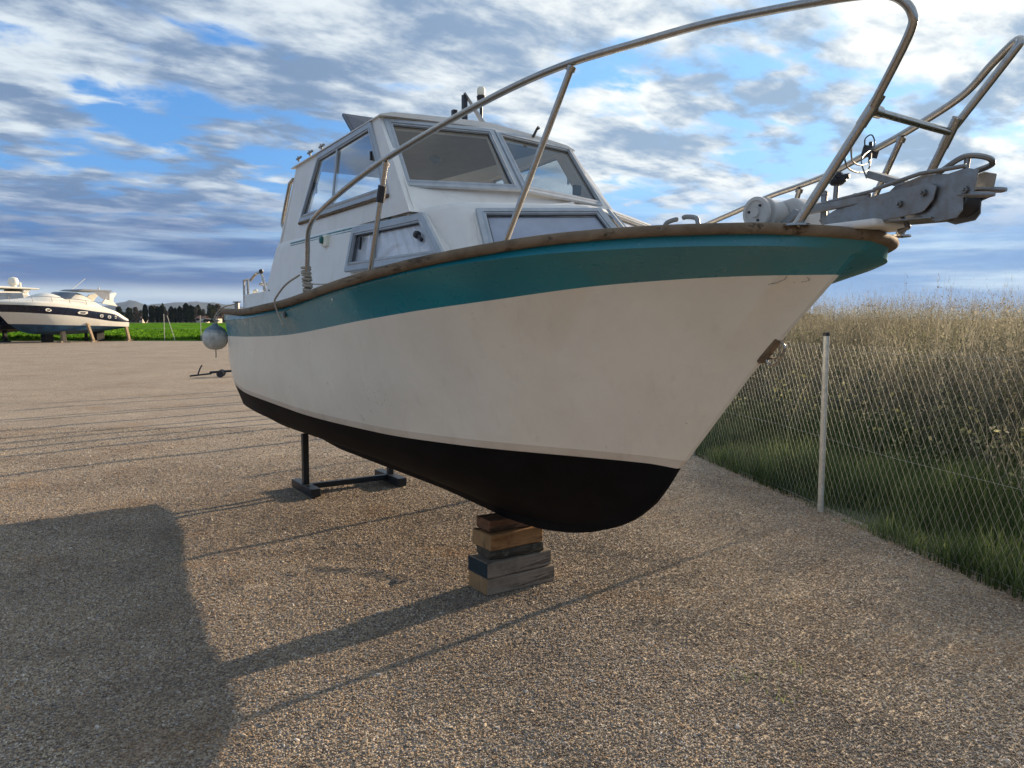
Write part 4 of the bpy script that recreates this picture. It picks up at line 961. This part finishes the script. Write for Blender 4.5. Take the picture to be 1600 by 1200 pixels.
for y in np.arange(1.5, 60, .8):
    row = []
    for u in list(np.arange(.12, 8, .5)) + [9, 12, 18, 30, 60, 120]:
        x = 2.598 - (y - 6.289) * .158 + u; row.append((x, y, .006 if u < .2 else float(ter(x, y))))
    rows.append(row)
vg.grid(rows); tag(vg.build('grass_verge', plain('verge_soil', (.045, .05, .022), .9, .4, 3, .5), smooth=True), kind='structure')
G_green = veg_mat('grass_blade', (.045, .075, .030), (.13, .175, .066), (.29, .33, .15), .55)
G_dry = veg_mat('dry_stalk', (.115, .106, .080), (.195, .182, .138), (.31, .295, .235), .58)
G_mid = veg_mat('weed_leaf', (.085, .098, .050), (.21, .215, .11), (.36, .36, .21), .70)
def region(n, umin, umax, ymin, ymax, seed, pw=1.):
    r = np.random.default_rng(seed); y = ymin + (ymax - ymin) * r.uniform(0, 1, n) ** pw; u = umin + (umax - umin) * r.uniform(0, 1, n); x = 2.598 - (y - 6.289) * .158 + u; return x, y, u, r
# short green grass next to the fence
x, y, u, r = region(160000, -.03, 5.0, 2.6, 16, 21, 1.15)
cl = snoise(x, y, 1.6, .9); hh = (.17 + .20 * np.clip(u, 0, 1.5) / 1.5 + .20 * cl + .10 * snoise(x, y, 5., 3.)) * r.uniform(.45, 1.3, len(x)); hh = np.clip(hh, .05, .6)
tn = np.clip(.34 + .42 * snoise(x, y, 2.2, 2.) + r.normal(0, .24, len(x)), 0, 1)
gp = blades('g', np.stack([x, y, ter(x, y) - .01], 1), hh, .007 + .004 * r.uniform(0, 1, len(x)), .55, 5, None, 3, tn)
tag(npmesh('grass', [gp], G_green), 'dense green grass growing behind the wire fence', 'grass', kind='stuff')
# tall dry weeds: stems with twigs and tiny leaves
x, y, u, r = region(15000, .9, 11., 3.0, 26, 31, 1.)
p_in = np.clip((u - 1.0 - .5 * snoise(x, y, .8, 4.)) / 2.2, 0, 1); keep = r.uniform(0, 1, len(x)) < p_in; x, y, u = x[keep], y[keep], u[keep]; N = len(x)
hh = (.85 + .85 * np.clip((u - 1.4) / 2.8, 0, 1) + .20 * snoise(x, y, .7, 1.1) + .22 * snoise(x, y, .33, 2.2)) * r.uniform(.72, 1.22, N)
tall = r.uniform(0, 1, N) < .05; hh[tall] *= 1.2
base = np.stack([x, y, ter(x, y)], 1); tn = np.clip(.42 + .35 * snoise(x, y, .8, .4) + r.normal(0, .22, N), 0, 1)
stems = blades('s', base, hh, .011, .28, 8, None, 4, tn)
# twigs
K = 9; bi = np.repeat(np.arange(N), K); tt = r.uniform(.25, 1., len(bi)); az = r.uniform(0, 6.283, len(bi)); ln = hh[bi] * (1.05 - tt) * .42 + .05
rad = r.uniform(0, .06, len(bi)); tb = base[bi] + np.stack([rad * np.cos(az), rad * np.sin(az), hh[bi] * tt * .93], 1)
tw = blades('t', tb, ln * r.uniform(.5, 1, len(bi)), .007, .9, 9, None, 2, np.clip(tn[bi] + .1, 0, 1))
K2 = 18; bi = np.repeat(np.arange(N), K2); tt = r.uniform(.30, 1.05, len(bi)) ** .8; az = r.uniform(0, 6.283, len(bi)); rad = r.uniform(.02, .16, len(bi))
tt = np.where(tt > .86, r.uniform(.3, .86, len(tt)), tt); lc = base[bi] + np.stack([rad * np.cos(az), rad * np.sin(az), hh[bi] * tt], 1)
lv = leaves(lc, .0095, 12, np.clip(tn[bi] + r.normal(0, .2, len(bi)), 0, 1))
tag(npmesh('dry_weeds', [stems, tw, lv], G_dry), 'tall mass of dry brown weeds behind the fence', 'weeds', kind='stuff')
# olive bushy undergrowth
x, y, u, r = region(12000, .9, 10., 3.0, 22, 41); p_in = np.clip((u - 1.0 - .6 * snoise(x, y, .9, 2.)) / 2.2, 0, 1); keep = r.uniform(0, 1, len(x)) < p_in; x, y, u = x[keep], y[keep], u[keep]; N = len(x)
hb = .40 + .45 * r.uniform(0, 1, N) + .55 * np.clip((u - 2.5) / 3, 0, 1) + .22 * snoise(x, y, .9, 6.)
K3 = 22; bi = np.repeat(np.arange(N), K3); az = r.uniform(0, 6.283, len(bi)); rad = .22 * np.sqrt(r.uniform(0, 1, len(bi))); tz = r.uniform(.05, 1, len(bi))
lc = np.stack([x[bi] + rad * np.cos(az), y[bi] + rad * np.sin(az), ter(x, y)[bi] + hb[bi] * tz], 1)
lv = leaves(lc, .016, 44, np.clip(.40 + .45 * snoise(lc[:, 0], lc[:, 1], 1.1, 1.) + r.normal(0, .22, len(bi)), 0, 1))
st_ = blades('u', np.stack([x, y, ter(x, y)], 1), hb * 1.25, .008, .4, 45, None, 3, None)
tag(npmesh('undergrowth', [lv, st_], G_mid), 'olive leafy undergrowth between the green grass and the dry weeds', 'undergrowth', kind='stuff')
# sparse weeds in the gravel
r = np.random.default_rng(77); cs = [(1.05, 3.3), (1.15, 3.12), (1.3, 3.4)]
bb = np.concatenate([np.stack([r.normal(cx_, .05, 30), r.normal(cy_, .04, 30), np.full(30, .0)], 1) for cx_, cy_ in cs])
tag(npmesh('gravel_weeds', [blades('w', bb, r.uniform(.015, .05, len(bb)), .005, .9, 3, None, 2)], G_green), 'few small green weeds sprouting through the gravel', 'weeds', kind='stuff')

# ------------------------------------------------------------------ far yachts
def loft_yacht(root, L, lines, mats, mf):
    mb = MB(); N = 40
    for side in (1, -1):
        rows = []
        for i in range(N + 1):
            t = i / N; row = []
            for (ts, ws, zs, x0) in lines:
                xx = x0 + (L - x0) * t; row.append(Vector((xx, side * pch(ts, ws, t), pch(ts, zs, t))))
            rows.append(row)
        mb.grid(rows, mf=lambda i, j: mf[j], flip=side < 0)
        if side == 1: last = rows[-1]
    o = [Vector((p.x, -p.y, p.z)) for p in last]
    for j in range(len(last) - 1): mb.add([last[j], last[j + 1], o[j + 1], o[j]], [(0, 1, 2, 3)], mf[j])
    return mb
M['ywhite'] = paint('yacht_white', (.74, .71, .62), .15, .25); M['navy'] = plain('navy_paint', (.006, .010, .028), .22, .2, 4, .02); M['ybottom'] = plain('blue_antifouling', (.018, .075, .15), .6, .6, 1.2, .1)
M['canvas'] = plain('grey_canvas', (.20, .22, .25), .8, .1, 5, .1); M['ytint'] = plain('tinted_screen', (.10, .13, .17), .12, .2, 2, .02)
YA = Vector((-34.0, 50.0, 0)); YB = Vector((-29.9, 58.0, 0)); yd = (YB - YA); YL = yd.length; yrz = math.atan2(yd.y, yd.x)
y1 = empty('motor_yacht', YA, yrz, 'white sports yacht with navy band and blue bottom on wooden props, far left', 'yacht')
# local x runs bow -> stern, -y faces the camera
T6 = [0, .12, .3, .5, .7, .85, 1]
lines = [
 ([0, .3, .5, 1], [.02, .05, .06, .06], [.62, .52, .56, .85], 2.6),
 (T6, [.02, .6, 1.1, 1.3, 1.4, 1.45, 1.45], [.80, .78, .80, .86, .94, 1.0, 1.02], 2.0),
 (T6, [.02, .7, 1.3, 1.5, 1.58, 1.6, 1.6], [1.30, 1.28, 1.22, 1.18, 1.14, 1.10, 1.06], 1.25),
 (T6, [.02, .85, 1.42, 1.62, 1.68, 1.68, 1.62], [2.10, 2.06, 1.96, 1.84, 1.62, 1.45, 1.38], .55),
 (T6, [.02, .95, 1.52, 1.68, 1.72, 1.70, 1.60], [2.58, 2.56, 2.50, 2.38, 2.16, 2.00, 1.50], .0),
 (T6, [.02, .93, 1.47, 1.62, 1.66, 1.62, 1.50], [2.70, 2.72, 2.72, 2.62, 2.44, 2.28, 1.62], -.05),
]
hy = loft_yacht(y1, YL, lines, None, [0, 0, 1, 2, 1]); hy.build('yacht_hull', [M['ybottom'], M['ywhite'], M['navy']], y1, smooth=True, angle=30)
dk = MB(); rows = []
for i in range(41):
    t = i / 40; xx = -.05 + (YL + .05) * t; w = pch(T6, lines[5][1], t); z = pch(T6, lines[5][2], t); hc = .32 * math.sin(math.pi * min(1, t * 1.1)) ** .6 + (.75 * math.exp(-((t - .66) / .13) ** 2)) + .40 * math.exp(-((t - .42) / .10) ** 2)
    rows.append([Vector((xx, -w * q, z + hc * (1 - abs(q) ** 2.4))) for q in (1, .92, .75, .5, .2, 0, -.2, -.5, -.75, -.92, -1)])
dk.grid(rows); dk.build('yacht_deck', M['ywhite'], y1, smooth=True, angle=60)
ws = MB(); rows = []
for i in range(13):
    a = -1.3 + 2.6 * i / 12; rows.append([Vector((3.6 + 1.6 * (1 - math.cos(a)), -1.30 * math.sin(a) / math.sin(1.3), 3.0)), Vector((4.5 + 1.3 * (1 - math.cos(a)), -1.10 * math.sin(a) / math.sin(1.3), 3.52 - .03 * abs(a)))])
ws.grid(rows); ws.build('yacht_windscreen', M['ytint'], y1, smooth=True)
bi_ = MB(); bi_.prism([(5.5, -1.15, 3.62), (5.9, -1.15, 3.74), (8.0, -1.15, 3.72), (8.1, -1.15, 3.66), (7.9, -1.15, 3.58)], (0, 2.3, 0)); bi_.prism([(6.6, -1.12, 3.58), (7.9, -1.12, 3.58), (7.8, -1.2, 3.0), (7.2, -1.2, 3.1)], (0, .02, 0)); bi_.build('bimini_canopy', M['canvas'], y1, bevel=.04)
for side in (-1, 1):
    ra = MB(); ra.prism([(7.15, side * 1.25, 2.75), (7.75, side * 1.15, 3.42), (8.35, side * 1.05, 3.58), (8.52, side * 1.03, 3.50), (8.20, side * 1.1, 3.15), (8.1, side * 1.2, 2.9), (8.35, side * 1.3, 2.55)], (0, -side * .12, 0)); ra.build('radar_arch', M['ywhite'], y1, bevel=.03)
an = MB(); an.tube([(5.9, .3, 3.7), (7.0, .3, 4.55)], .02, 6); an.build('whip_aerial', M['ywhite'], y1)
an = MB(); an.tube([(7.8, .0, 3.7), (7.8, .0, 3.95)], .05, 6); an.build('anchor_light', M['ywhite'], y1)
def ypt(xx, f_): # point on navy band
    t = (xx - .2) / (YL - .2); a = (pch(T6, lines[3][1], t), pch(T6, lines[3][2], t)); b = (pch(T6, lines[4][1], t), pch(T6, lines[4][2], t)); return Vector((xx, -(a[0] + (b[0] - a[0]) * f_) - .03, a[1] + (b[1] - a[1]) * f_))
for xx, wd, ff in ((3.05, .42, .52), (5.35, .75, .55), (6.75, .26, .5), (7.35, .26, .5), (7.85, .14, .6)):
    p = ypt(xx, ff); pr = MB(); pr.prism([p + Vector((-wd / 2, 0, .02)), p + Vector((-wd * .3, 0, .11)), p + Vector((wd / 2, 0, .10)), p + Vector((wd / 2, 0, -.05)), p + Vector((wd * .2, 0, -.11)), p + Vector((-wd * .4, 0, -.07))], (0, .05, 0)); fr_ = pr.build('porthole', M['ywhite'], y1)
    pr = MB(); q = p + Vector((wd * .03, -.008, -.005)); pr.prism([q + Vector((-wd * .28, 0, .05)), q + Vector((wd * .30, 0, .045)), q + Vector((wd * .18, 0, -.05)), q + Vector((-wd * .25, 0, -.04))], (0, .01, 0)); pr.build('porthole_glass', M['navy'], fr_)
ry = MB()
pts_r = [Vector((xx, -(pch(T6, lines[5][1], (xx + .05) / YL) - .1), pch(T6, lines[5][2], (xx + .05) / YL) + .42)) for xx in np.linspace(.3, 6.9, 12)]
ry.tube(pts_r, .018, 6)
for p in pts_r[1::2]: ry.tube([p, p + Vector((.12, 0, -.42))], .015, 6)
ry.build('deck_rail', M['steel'], y1, smooth=True)
# second yacht behind, dark hull
Y2A = Vector((-40.2, 48.0, 0)); y2 = empty('motor_yacht', Y2A, yrz, 'dark navy hulled yacht with white hard top and radar dome behind the white yacht', 'yacht')
lines2 = [(l[0], [w * 1.05 for w in l[1]], [z * 1.0 for z in l[2]], l[3]) for l in lines]
L2 = 10.8; h2 = loft_yacht(y2, L2, lines2, None, [0, 0, 1, 1, 1]); h2.build('yacht_hull', [plain('black_bottom', (.012, .013, .018), .6), M['navy']], y2, smooth=True, angle=30)
dk = MB(); rows = []
for i in range(31):
    t = i / 30; xx = -.05 + (L2 + .05) * t; w = pch(T6, lines2[5][1], t); z = pch(T6, lines2[5][2], t); hc = .25 * math.sin(math.pi * min(1, t * 1.1)) ** .6
    rows.append([Vector((xx, -w * q, z + .02 + hc * (1 - abs(q) ** 2.4))) for q in (1, .8, .4, 0, -.4, -.8, -1)])
dk.grid(rows); dk.build('yacht_deck', M['ywhite'], y2, smooth=True, angle=60)
cb = MB(); cb.prism([(4.6, -1.25, 2.7), (6.3, -1.15, 3.55), (9.3, -1.15, 3.6), (9.8, -1.25, 2.5)], (0, 2.4, 0)); cab = cb.build('saloon', M['ywhite'], y2, bevel=.08)
cb = MB(); cb.prism([(5.25, -1.27, 2.9), (6.45, -1.19, 3.45), (8.9, -1.19, 3.48), (9.0, -1.25, 2.95)], (0, .03, 0)); cb.build('saloon_window', M['ytint'], cab)
cb = MB(); cb.prism([(5.3, -1.35, 3.78), (5.9, -1.35, 3.96), (10.0, -1.35, 3.86), (10.1, -1.35, 3.76)], (0, 2.7, 0)); cb.prism([(8.9, -1.2, 3.5), (9.3, -1.2, 3.5), (9.6, -1.2, 3.8), (9.0, -1.2, 3.8)], (0, 2.4, 0)); cb.build('hard_top', M['ywhite'], y2, bevel=.05)
cb = MB(); cb.lathe((9.0, 0, 3.9), (0, 0, 1), [(.2, 0), (.2, .15), (.34, .25), (.36, .45), (.26, .68), (.05, .76)], 20); cb.build('radar_dome', M['ywhite'], y2, smooth=True)
cb = MB(); cb.lathe((5.9, -.3, 3.9), (0, 0, 1), [(.10, 0), (.20, .2), (.13, .45), (.03, .62)], 12); cb.build('horn_dome', M['ywhite'], y2); cb = MB(); cb.tube([(6.8, .4, 3.9), (6.8, .4, 4.4)], .06, 6); cb.build('roof_aerial', M['ywhite'], y2); cb = MB(); cb.tube([(9.7, .4, 3.85), (9.7, .4, 4.3)], .08, 6); cb.build('roof_aerial', M['ywhite'], y2)
# props and blocks
propw = wood('prop_timber', (.34, .24, .14), (.50, .38, .25), 2, .3)
def prop(root_p, xx, yy, top, lean, lab, wdt=.16, mt=propw, foot=True):
    m3 = Matrix.Rotation(yrz, 3, 'Z'); p = root_p + m3 @ Vector((xx, yy, 0)); o = MB()
    o.prism([(-wdt / 2, -wdt / 2, 0), (wdt / 2, -wdt / 2, 0), (wdt / 2, wdt / 2, 0), (-wdt / 2, wdt / 2, 0)], (lean[0], lean[1], top))
    if foot: o.box((.0, 0, .05), (wdt * 2.6, wdt * 1.8, .10))
    ob = o.build('timber_prop', mt, bevel=.01); ob.location = p; ob.rotation_euler = (0, 0, yrz); tag(ob, lab, 'boat prop', 'props and blocks under the far yachts')
prop(YA, 4.35, -1.0, .80, (0, .1), 'short thick orange wooden prop under the front part of the white yacht', .26)
prop(YA, 5.95, -1.9, 1.35, (-.2, .35), 'tall leaning pale wooden prop against the side of the white yacht', .17)
prop(YA, 8.9, -1.7, 1.08, (-.1, .2), 'pale wooden prop under the stern corner of the white yacht', .18)
dkb = plain('dark_block', (.018, .016, .015), .8)
prop(YA, 4.0, .3, .66, (0, 0), 'wide dark keel block under the front of the white yacht', .55, dkb, False); prop(YA, 7.8, .3, .80, (0, 0), 'wide dark keel block under the stern of the white yacht', .6, dkb, False)
prop(YA, 7.0, .5, .85, (0, 0), 'thin dark post under the middle of the white yacht', .16, dkb, False)
for xx, lb in ((4.3, 'leftmost'), (6.1, 'middle'), (7.7, 'rightmost')): prop(Y2A, xx, -.9, .85, (0, 0), lb + ' of the three dark support posts under the dark hulled yacht', .22, dkb)
# low metal trolley on the gravel beyond the stern
tr = empty('trolley', (-8.35, 21.3, 0), .25, 'low dark metal trolley lying on the gravel beyond the boat stern', 'trolley')
o = MB(); o.box((.45, 0, .16), (1.0, .10, .06), rot=Matrix.Rotation(-.06, 3, 'Y')); o.box((.95, .1, .17), (.9, .06, .05)); o.tube([(.0, 0, .10), (-.55, -.15, .05)], .025, 8); o.build('trolley_frame', M['stand'], tr, bevel=.01)
o = MB(); o.tube([(-.35, -.1, .06), (-.28, -.1, .26), (-.23, -.1, .34)], .02, 8); o.build('trolley_handle', M['darkrub'], tr)
for yy in (-.22, .22): o = MB(); o.lathe((.25, yy, .10), (0, 1, 0), [(.05, -.03), (.10, -.03), (.10, .03), (.05, .03)], 16); o.build('wheel', M['darkrub'], tr)

# crop leaves near the field edge
r = np.random.default_rng(5); n = 26000; yy = 57.7 + 45 * r.uniform(0, 1, n) ** 1.7; xx = -yy * r.uniform(.28, .78, n)
fx = .12 + .10 * np.sin(xx * .9) * np.sin(yy * .31)
lc = np.stack([xx, yy, fx + r.uniform(0, .20, n)], 1)
Gc = veg_mat('crop_leaf', (.040, .105, .008), (.095, .22, .015), (.20, .36, .035), .35)
tag(npmesh('crop_leaves', [leaves(lc, .10, 6, np.clip(.5 + .3 * snoise(xx, yy, .8, 1.) + r.normal(0, .2, n), 0, 1), 1.6)], Gc), 'bright green leafy crop in the field beyond the yard', 'crop', kind='stuff')
# thin stakes at the field edge
stk = NT('stake'); stk.set(color=(.45, .44, .40, 1), rough=.7)
for (px_, hh_, ln_, lab) in ((258, 2.0, .0, 'thin upright stake at the near edge of the field with a leaning brace beside it'), (263, 1.9, .55, 'thin leaning brace beside the stake at the field edge'), (315, 1.9, 0., 'thin lone stake at the field edge close to the fender')):
    X_ = (px_ - 800) / 1200 * 57.6; o = MB(); o.tube([(0, 0, 0), (-ln_, 0, hh_)], .022, 6); ob = o.build('field_stake', stk.mat); ob.location = (X_ + ln_, 57.6, 0); tag(ob, lab, 'stake', 'stakes at the field edge')
tag(MB().tube([((180 - 800) / 1200 * 58, 58, .9), ((345 - 800) / 1200 * 58, 58, .92)], .006, 4).build('field_wire', M['wire']), 'thin wire strung along the near edge of the field', 'wire')

# ------------------------------------------------------------------ far trees, houses, cars, mountain
G_cyp = veg_mat('cypress_leaf', (.006, .010, .006), (.012, .020, .010), (.022, .034, .016), .1)
G_tree = veg_mat('tree_leaf', (.020, .026, .012), (.040, .048, .022), (.075, .080, .040), .2)
G_bare = veg_mat('bare_twig', (.060, .052, .040), (.095, .082, .064), (.13, .115, .09), .1)
bark = plain('bark', (.06, .048, .036), .9, .3, 3, .3)
DT = 330.
def ground_x(u, d_): return (u - 800) / 1200 * d_
def crown(n, cx_, cz, rx, rz_, seed, size, lumps=7, shape='round'):
    r = np.random.default_rng(seed); 
    if shape == 'column':
        z = r.uniform(-1, 1, n); rad = rx * np.clip(1.02 - np.abs(z) ** 5, .1, 1) * (1 + .10 * np.sin(z * 9 + seed)) * np.sqrt(r.uniform(.3, 1, n)); a = r.uniform(0, 6.283, n)
        P = np.stack([rad * np.cos(a), rad * np.sin(a), cz + z * rz_], 1)
    else:
        lc_ = np.stack([r.uniform(-.6, .6, lumps) * rx, r.uniform(-.6, .6, lumps) * rx, cz + r.uniform(-.55, .6, lumps) * rz_], 1); lr = r.uniform(.28, .55, lumps)
        k_ = r.integers(0, lumps, n); v = r.normal(size=(n, 3)); v /= np.linalg.norm(v, axis=1)[:, None]; v *= (r.uniform(.3, 1, n) ** .5)[:, None]
        P = lc_[k_] + v * lr[k_][:, None] * np.array([rx, rx, rz_])
    t = np.clip(.45 + .3 * np.sin(P[:, 2] * 1.3 + seed) * np.sin(P[:, 0] * .9) + r.normal(0, .2, n), 0, 1)
    return leaves(P, size, seed + 1, t, 1.3)
def tree(name, u, d_, htop, rx, lab, mat, seed, shape='round', n=1500, size=.35, cat='tree', group='trees beyond the field', zlow=None):
    e = empty(name, (ground_x(u, d_), d_, 0), 0, lab, cat, group)
    t_ = MB(); t_.tube([(0, 0, 0), (.05, 0, htop * .35), (0, 0, htop * .75)], [max(.18, rx * .08), rx * .06 + .05, .05], 8)
    for k_ in range(3): q = k_ * 2.1 + seed; t_.tube([(0, 0, htop * .35), (rx * .5 * math.cos(q), rx * .5 * math.sin(q), htop * .72)], [.10, .03], 6)
    t_.build('trunk', bark, e, smooth=True)
    zl = zlow if zlow is not None else (htop * .22 if shape == 'round' else .4)
    npmesh('crown', [crown(n, 0, (htop + zl) / 2, rx, (htop - zl) / 2, seed, size, 8, shape)], mat, e)
# image height above the base in px -> metres at DT : px*DT/1200
pm = DT / 1200
CY = [(229.5, 4.2, 24, 'slim'), (239.5, 4.6, 22, 'mid'), (249, 4.8, 21, 'mid'), (254, 4.4, 22, 'mid'), (270, 4.5, 21, 'slim'), (276, 3., 19, 'slim'), (283, 3.8, 21, 'slim'), (293, 5.4, 26, 'tall'), (300.5, 4.6, 23, 'tall')]
cyl = ['leftmost narrow dark cypress of the clipped row beyond the field', 'second dark cypress from the left, joined to its right neighbour', 'third dark cypress from the left, in the middle of the wide clipped clump', 'fourth dark cypress from the left, right end of the wide clump', 'dark cypress just right of the gap in the row', 'small dark cypress squeezed between two larger ones', 'narrow dark cypress left of the tallest one', 'tallest broad dark cypress of the row', 'rightmost dark cypress leaning against the tallest one']
for i, (u, rp_, hp_, k_) in enumerate(CY):
    tree('cypress_tree', u, DT - 20 + (i % 3) * 2, hp_ * pm + 1.0, rp_ * pm * .82, cyl[i], G_cyp, 100 + i, 'column', 3800, .19, 'cypress', 'dark cypresses beyond the field')
BT = [(206, 6.5, 20, 'low olive tree just right of the white yacht stern', 1), (214, 8, 24, 'round brown bare tree left of the cypresses', 2), (221, 6, 17, 'low bare bush behind the leftmost cypress', 2), (244, 9, 27, 'bare grey crowned tree rising behind the cypress clump', 2), (262, 6, 20, 'bare tree filling the gap in the cypress row', 2), (258, 3, 27, 'thin tall dark tree above the gap in the cypress row', 1), (309, 6, 28, 'dark green round tree right of the cypresses', 1), (318, 7, 22, 'low brown tree behind the small houses', 2), (328, 5, 20, 'small olive tree between the houses', 1), (333, 7, 29, 'dark flat topped tree near the boat stern', 1), (344, 8, 25, 'brown bare tree next to the boat stern', 2), (190, 8, 22, 'olive tree behind the white yacht stern', 1), (303, 8, 22, 'brown tree behind the tallest cypress', 2), (285, 8, 20, 'bare tree behind the middle cypresses', 2)]
for i, (u, rp_, hp_, lab, k_) in enumerate(BT):
    tree('round_tree' if k_ == 1 else 'bare_tree', u, DT + 25 + (i % 4) * 8, (hp_ * pm + 1.2) * 1.08, rp_ * pm * 1.15, lab, G_tree if k_ == 1 else G_bare, 200 + i, 'round', 1600 if k_ == 1 else 1500, .34, zlow=.5)
# long scrub hedge at the foot of the trees
r = np.random.default_rng(8); n = 30000; xx = r.uniform(-260, 160, n); hgt2 = 3.6 + 1.8 * snoise(xx, xx * 0, .06, 2.) + 1.0 * snoise(xx, xx * 0, .35, 1.); P = np.stack([xx, DT + 70 + r.uniform(-4, 4, n), r.uniform(0, 1, n) * hgt2], 1)
tag(npmesh('far_scrub', [leaves(P, .55, 3)], G_bare), 'distant brown scrub and woodland along the horizon', 'woodland', kind='stuff')
hw = plain('house_wall', (.48, .40, .31), .8, .1, 2, .1); hr = plain('roof_tile', (.23, .11, .07), .8, .3, 4, .2)
for i, (u, wpx, hpx, lab) in enumerate([(311, 6, 7, 'small cream house with red roof right of the cypresses'), (319, 7, 6, 'low long cream house between the far trees'), (222, 5, 5, 'small pale house left of the leftmost cypress'), (339, 6, 6, 'small pale house near the boat stern')]):
    w2, h2_ = wpx * pm / 2, hpx * pm * .55; e = empty('house', (ground_x(u, DT + 6), DT + 6, 0), 0, lab, 'house', 'houses beyond the field')
    o = MB(); o.box((0, 2.5, h2_ / 2 + .5), (w2 * 2, 5, h2_ + 1.)); o.build('wall', hw, e)
    o = MB(); o.prism([(-w2 - .3, -.2, h2_ + .97), (w2 + .3, -.2, h2_ + .97), (w2 * .9, 2.5, h2_ + 2.1), (-w2 * .9, 2.5, h2_ + 2.1)], (0, .01, .02)); o.prism([(-w2 - .3, 5.2, h2_ + .97), (w2 + .3, 5.2, h2_ + .97), (w2 * .9, 2.5, h2_ + 2.1), (-w2 * .9, 2.5, h2_ + 2.1)], (0, .01, .02)); o.build('roof', hr, e)
    for xw in (-w2 * .5, w2 * .4): o = MB(); o.box((xw, -.02, 1.6), (.8, .06, 1.0)); o.build('window', M['navy'], e)
carw = plain('car_white', (.62, .62, .62), .3, .05); carg = plain('car_grey', (.20, .21, .23), .3, .05)
for i, (u, mt, lab) in enumerate([(322, carw, 'tiny white parked car left of the others beyond the field'), (327, carg, 'tiny grey parked car beyond the field'), (331.5, carw, 'tiny white parked car between grey ones beyond the field'), (337, carg, 'tiny grey parked car nearest the boat stern')]):
    e = empty('parked_car', (ground_x(u, DT - 8), DT - 8, .4), 0, lab, 'car', 'cars parked beyond the field')
    o = MB(); o.prism([(-2.1, -.8, .3), (2.1, -.8, .3), (2.1, -.8, .8), (1.2, -.8, .95), (.6, -.8, 1.45), (-1.1, -.8, 1.45), (-1.7, -.8, .95), (-2.1, -.8, .85)], (0, 1.6, 0)); o.build('body', mt, e, bevel=.08)
    for xw in (-1.3, 1.3): o = MB(); o.lathe((xw, -.82, .32), (0, 1, 0), [(.32, 0), (.32, .2)], 14); o.build('wheel', M['darkrub'], e)

def mtn():
    m = NT('mountain_rock'); m.set(color=m.mix(m.rng(m.noise(.004, 6), .4, .6), (.040, .048, .035, 1), (.075, .075, .06, 1)), rough=1., spec=0.); return m.mat
mt_m = mtn(); D = 5000.
o = MB(); rows = []; r = np.random.default_rng(4)
us = np.linspace(-100, 420, 105)
prof_u = [-100, 0, 60, 120, 165, 185, 198, 206, 214, 222, 232, 246, 262, 285, 310, 340, 380, 420]; prof_h = [14, 18, 20, 21, 23, 27, 30, 33.5, 31, 28, 25, 26, 27.5, 29, 30, 28, 22, 8]
for q, zf in ((0, 0), (.25, .45), (.5, .8), (.75, 1.), (1.2, .55), (1.8, 0)):
    rows.append([Vector(((u - 800) / 1200 * (D + q * 1500), D + q * 1500, (1.6 + (float(np.interp(u, prof_u, prof_h)) + .5 * math.sin(u * .21) + .3 * math.sin(u * .53)) / 1200 * D * (1 + .15 * q)) * zf )) for u in us])
o.grid(rows); tag(o.build('mountains', mt_m, smooth=True), kind='structure')

# ------------------------------------------------------------------ air between the yard and the mountains
hz = MB(); hz.box((-400, 3950, 87), (14000, 8100, 178)); ho = hz.build('haze', [], None)
hm_ = bpy.data.materials.new('haze_air'); hm_.use_nodes = True; ht = hm_.node_tree
ht.nodes.remove(ht.nodes['Principled BSDF']); pv = ht.nodes.new('ShaderNodeVolumePrincipled'); pv.inputs['Color'].default_value = (.55, .72, 1., 1); pv.inputs['Density'].default_value = 5.5e-5; pv.inputs['Anisotropy'].default_value = .0
ht.links.new(pv.outputs[0], ht.nodes['Material Output'].inputs['Volume']); ho.data.materials.append(hm_); tag(ho, kind='stuff')
ho['label'] = 'thin blue haze in the air before the far mountains'; ho['category'] = 'haze'
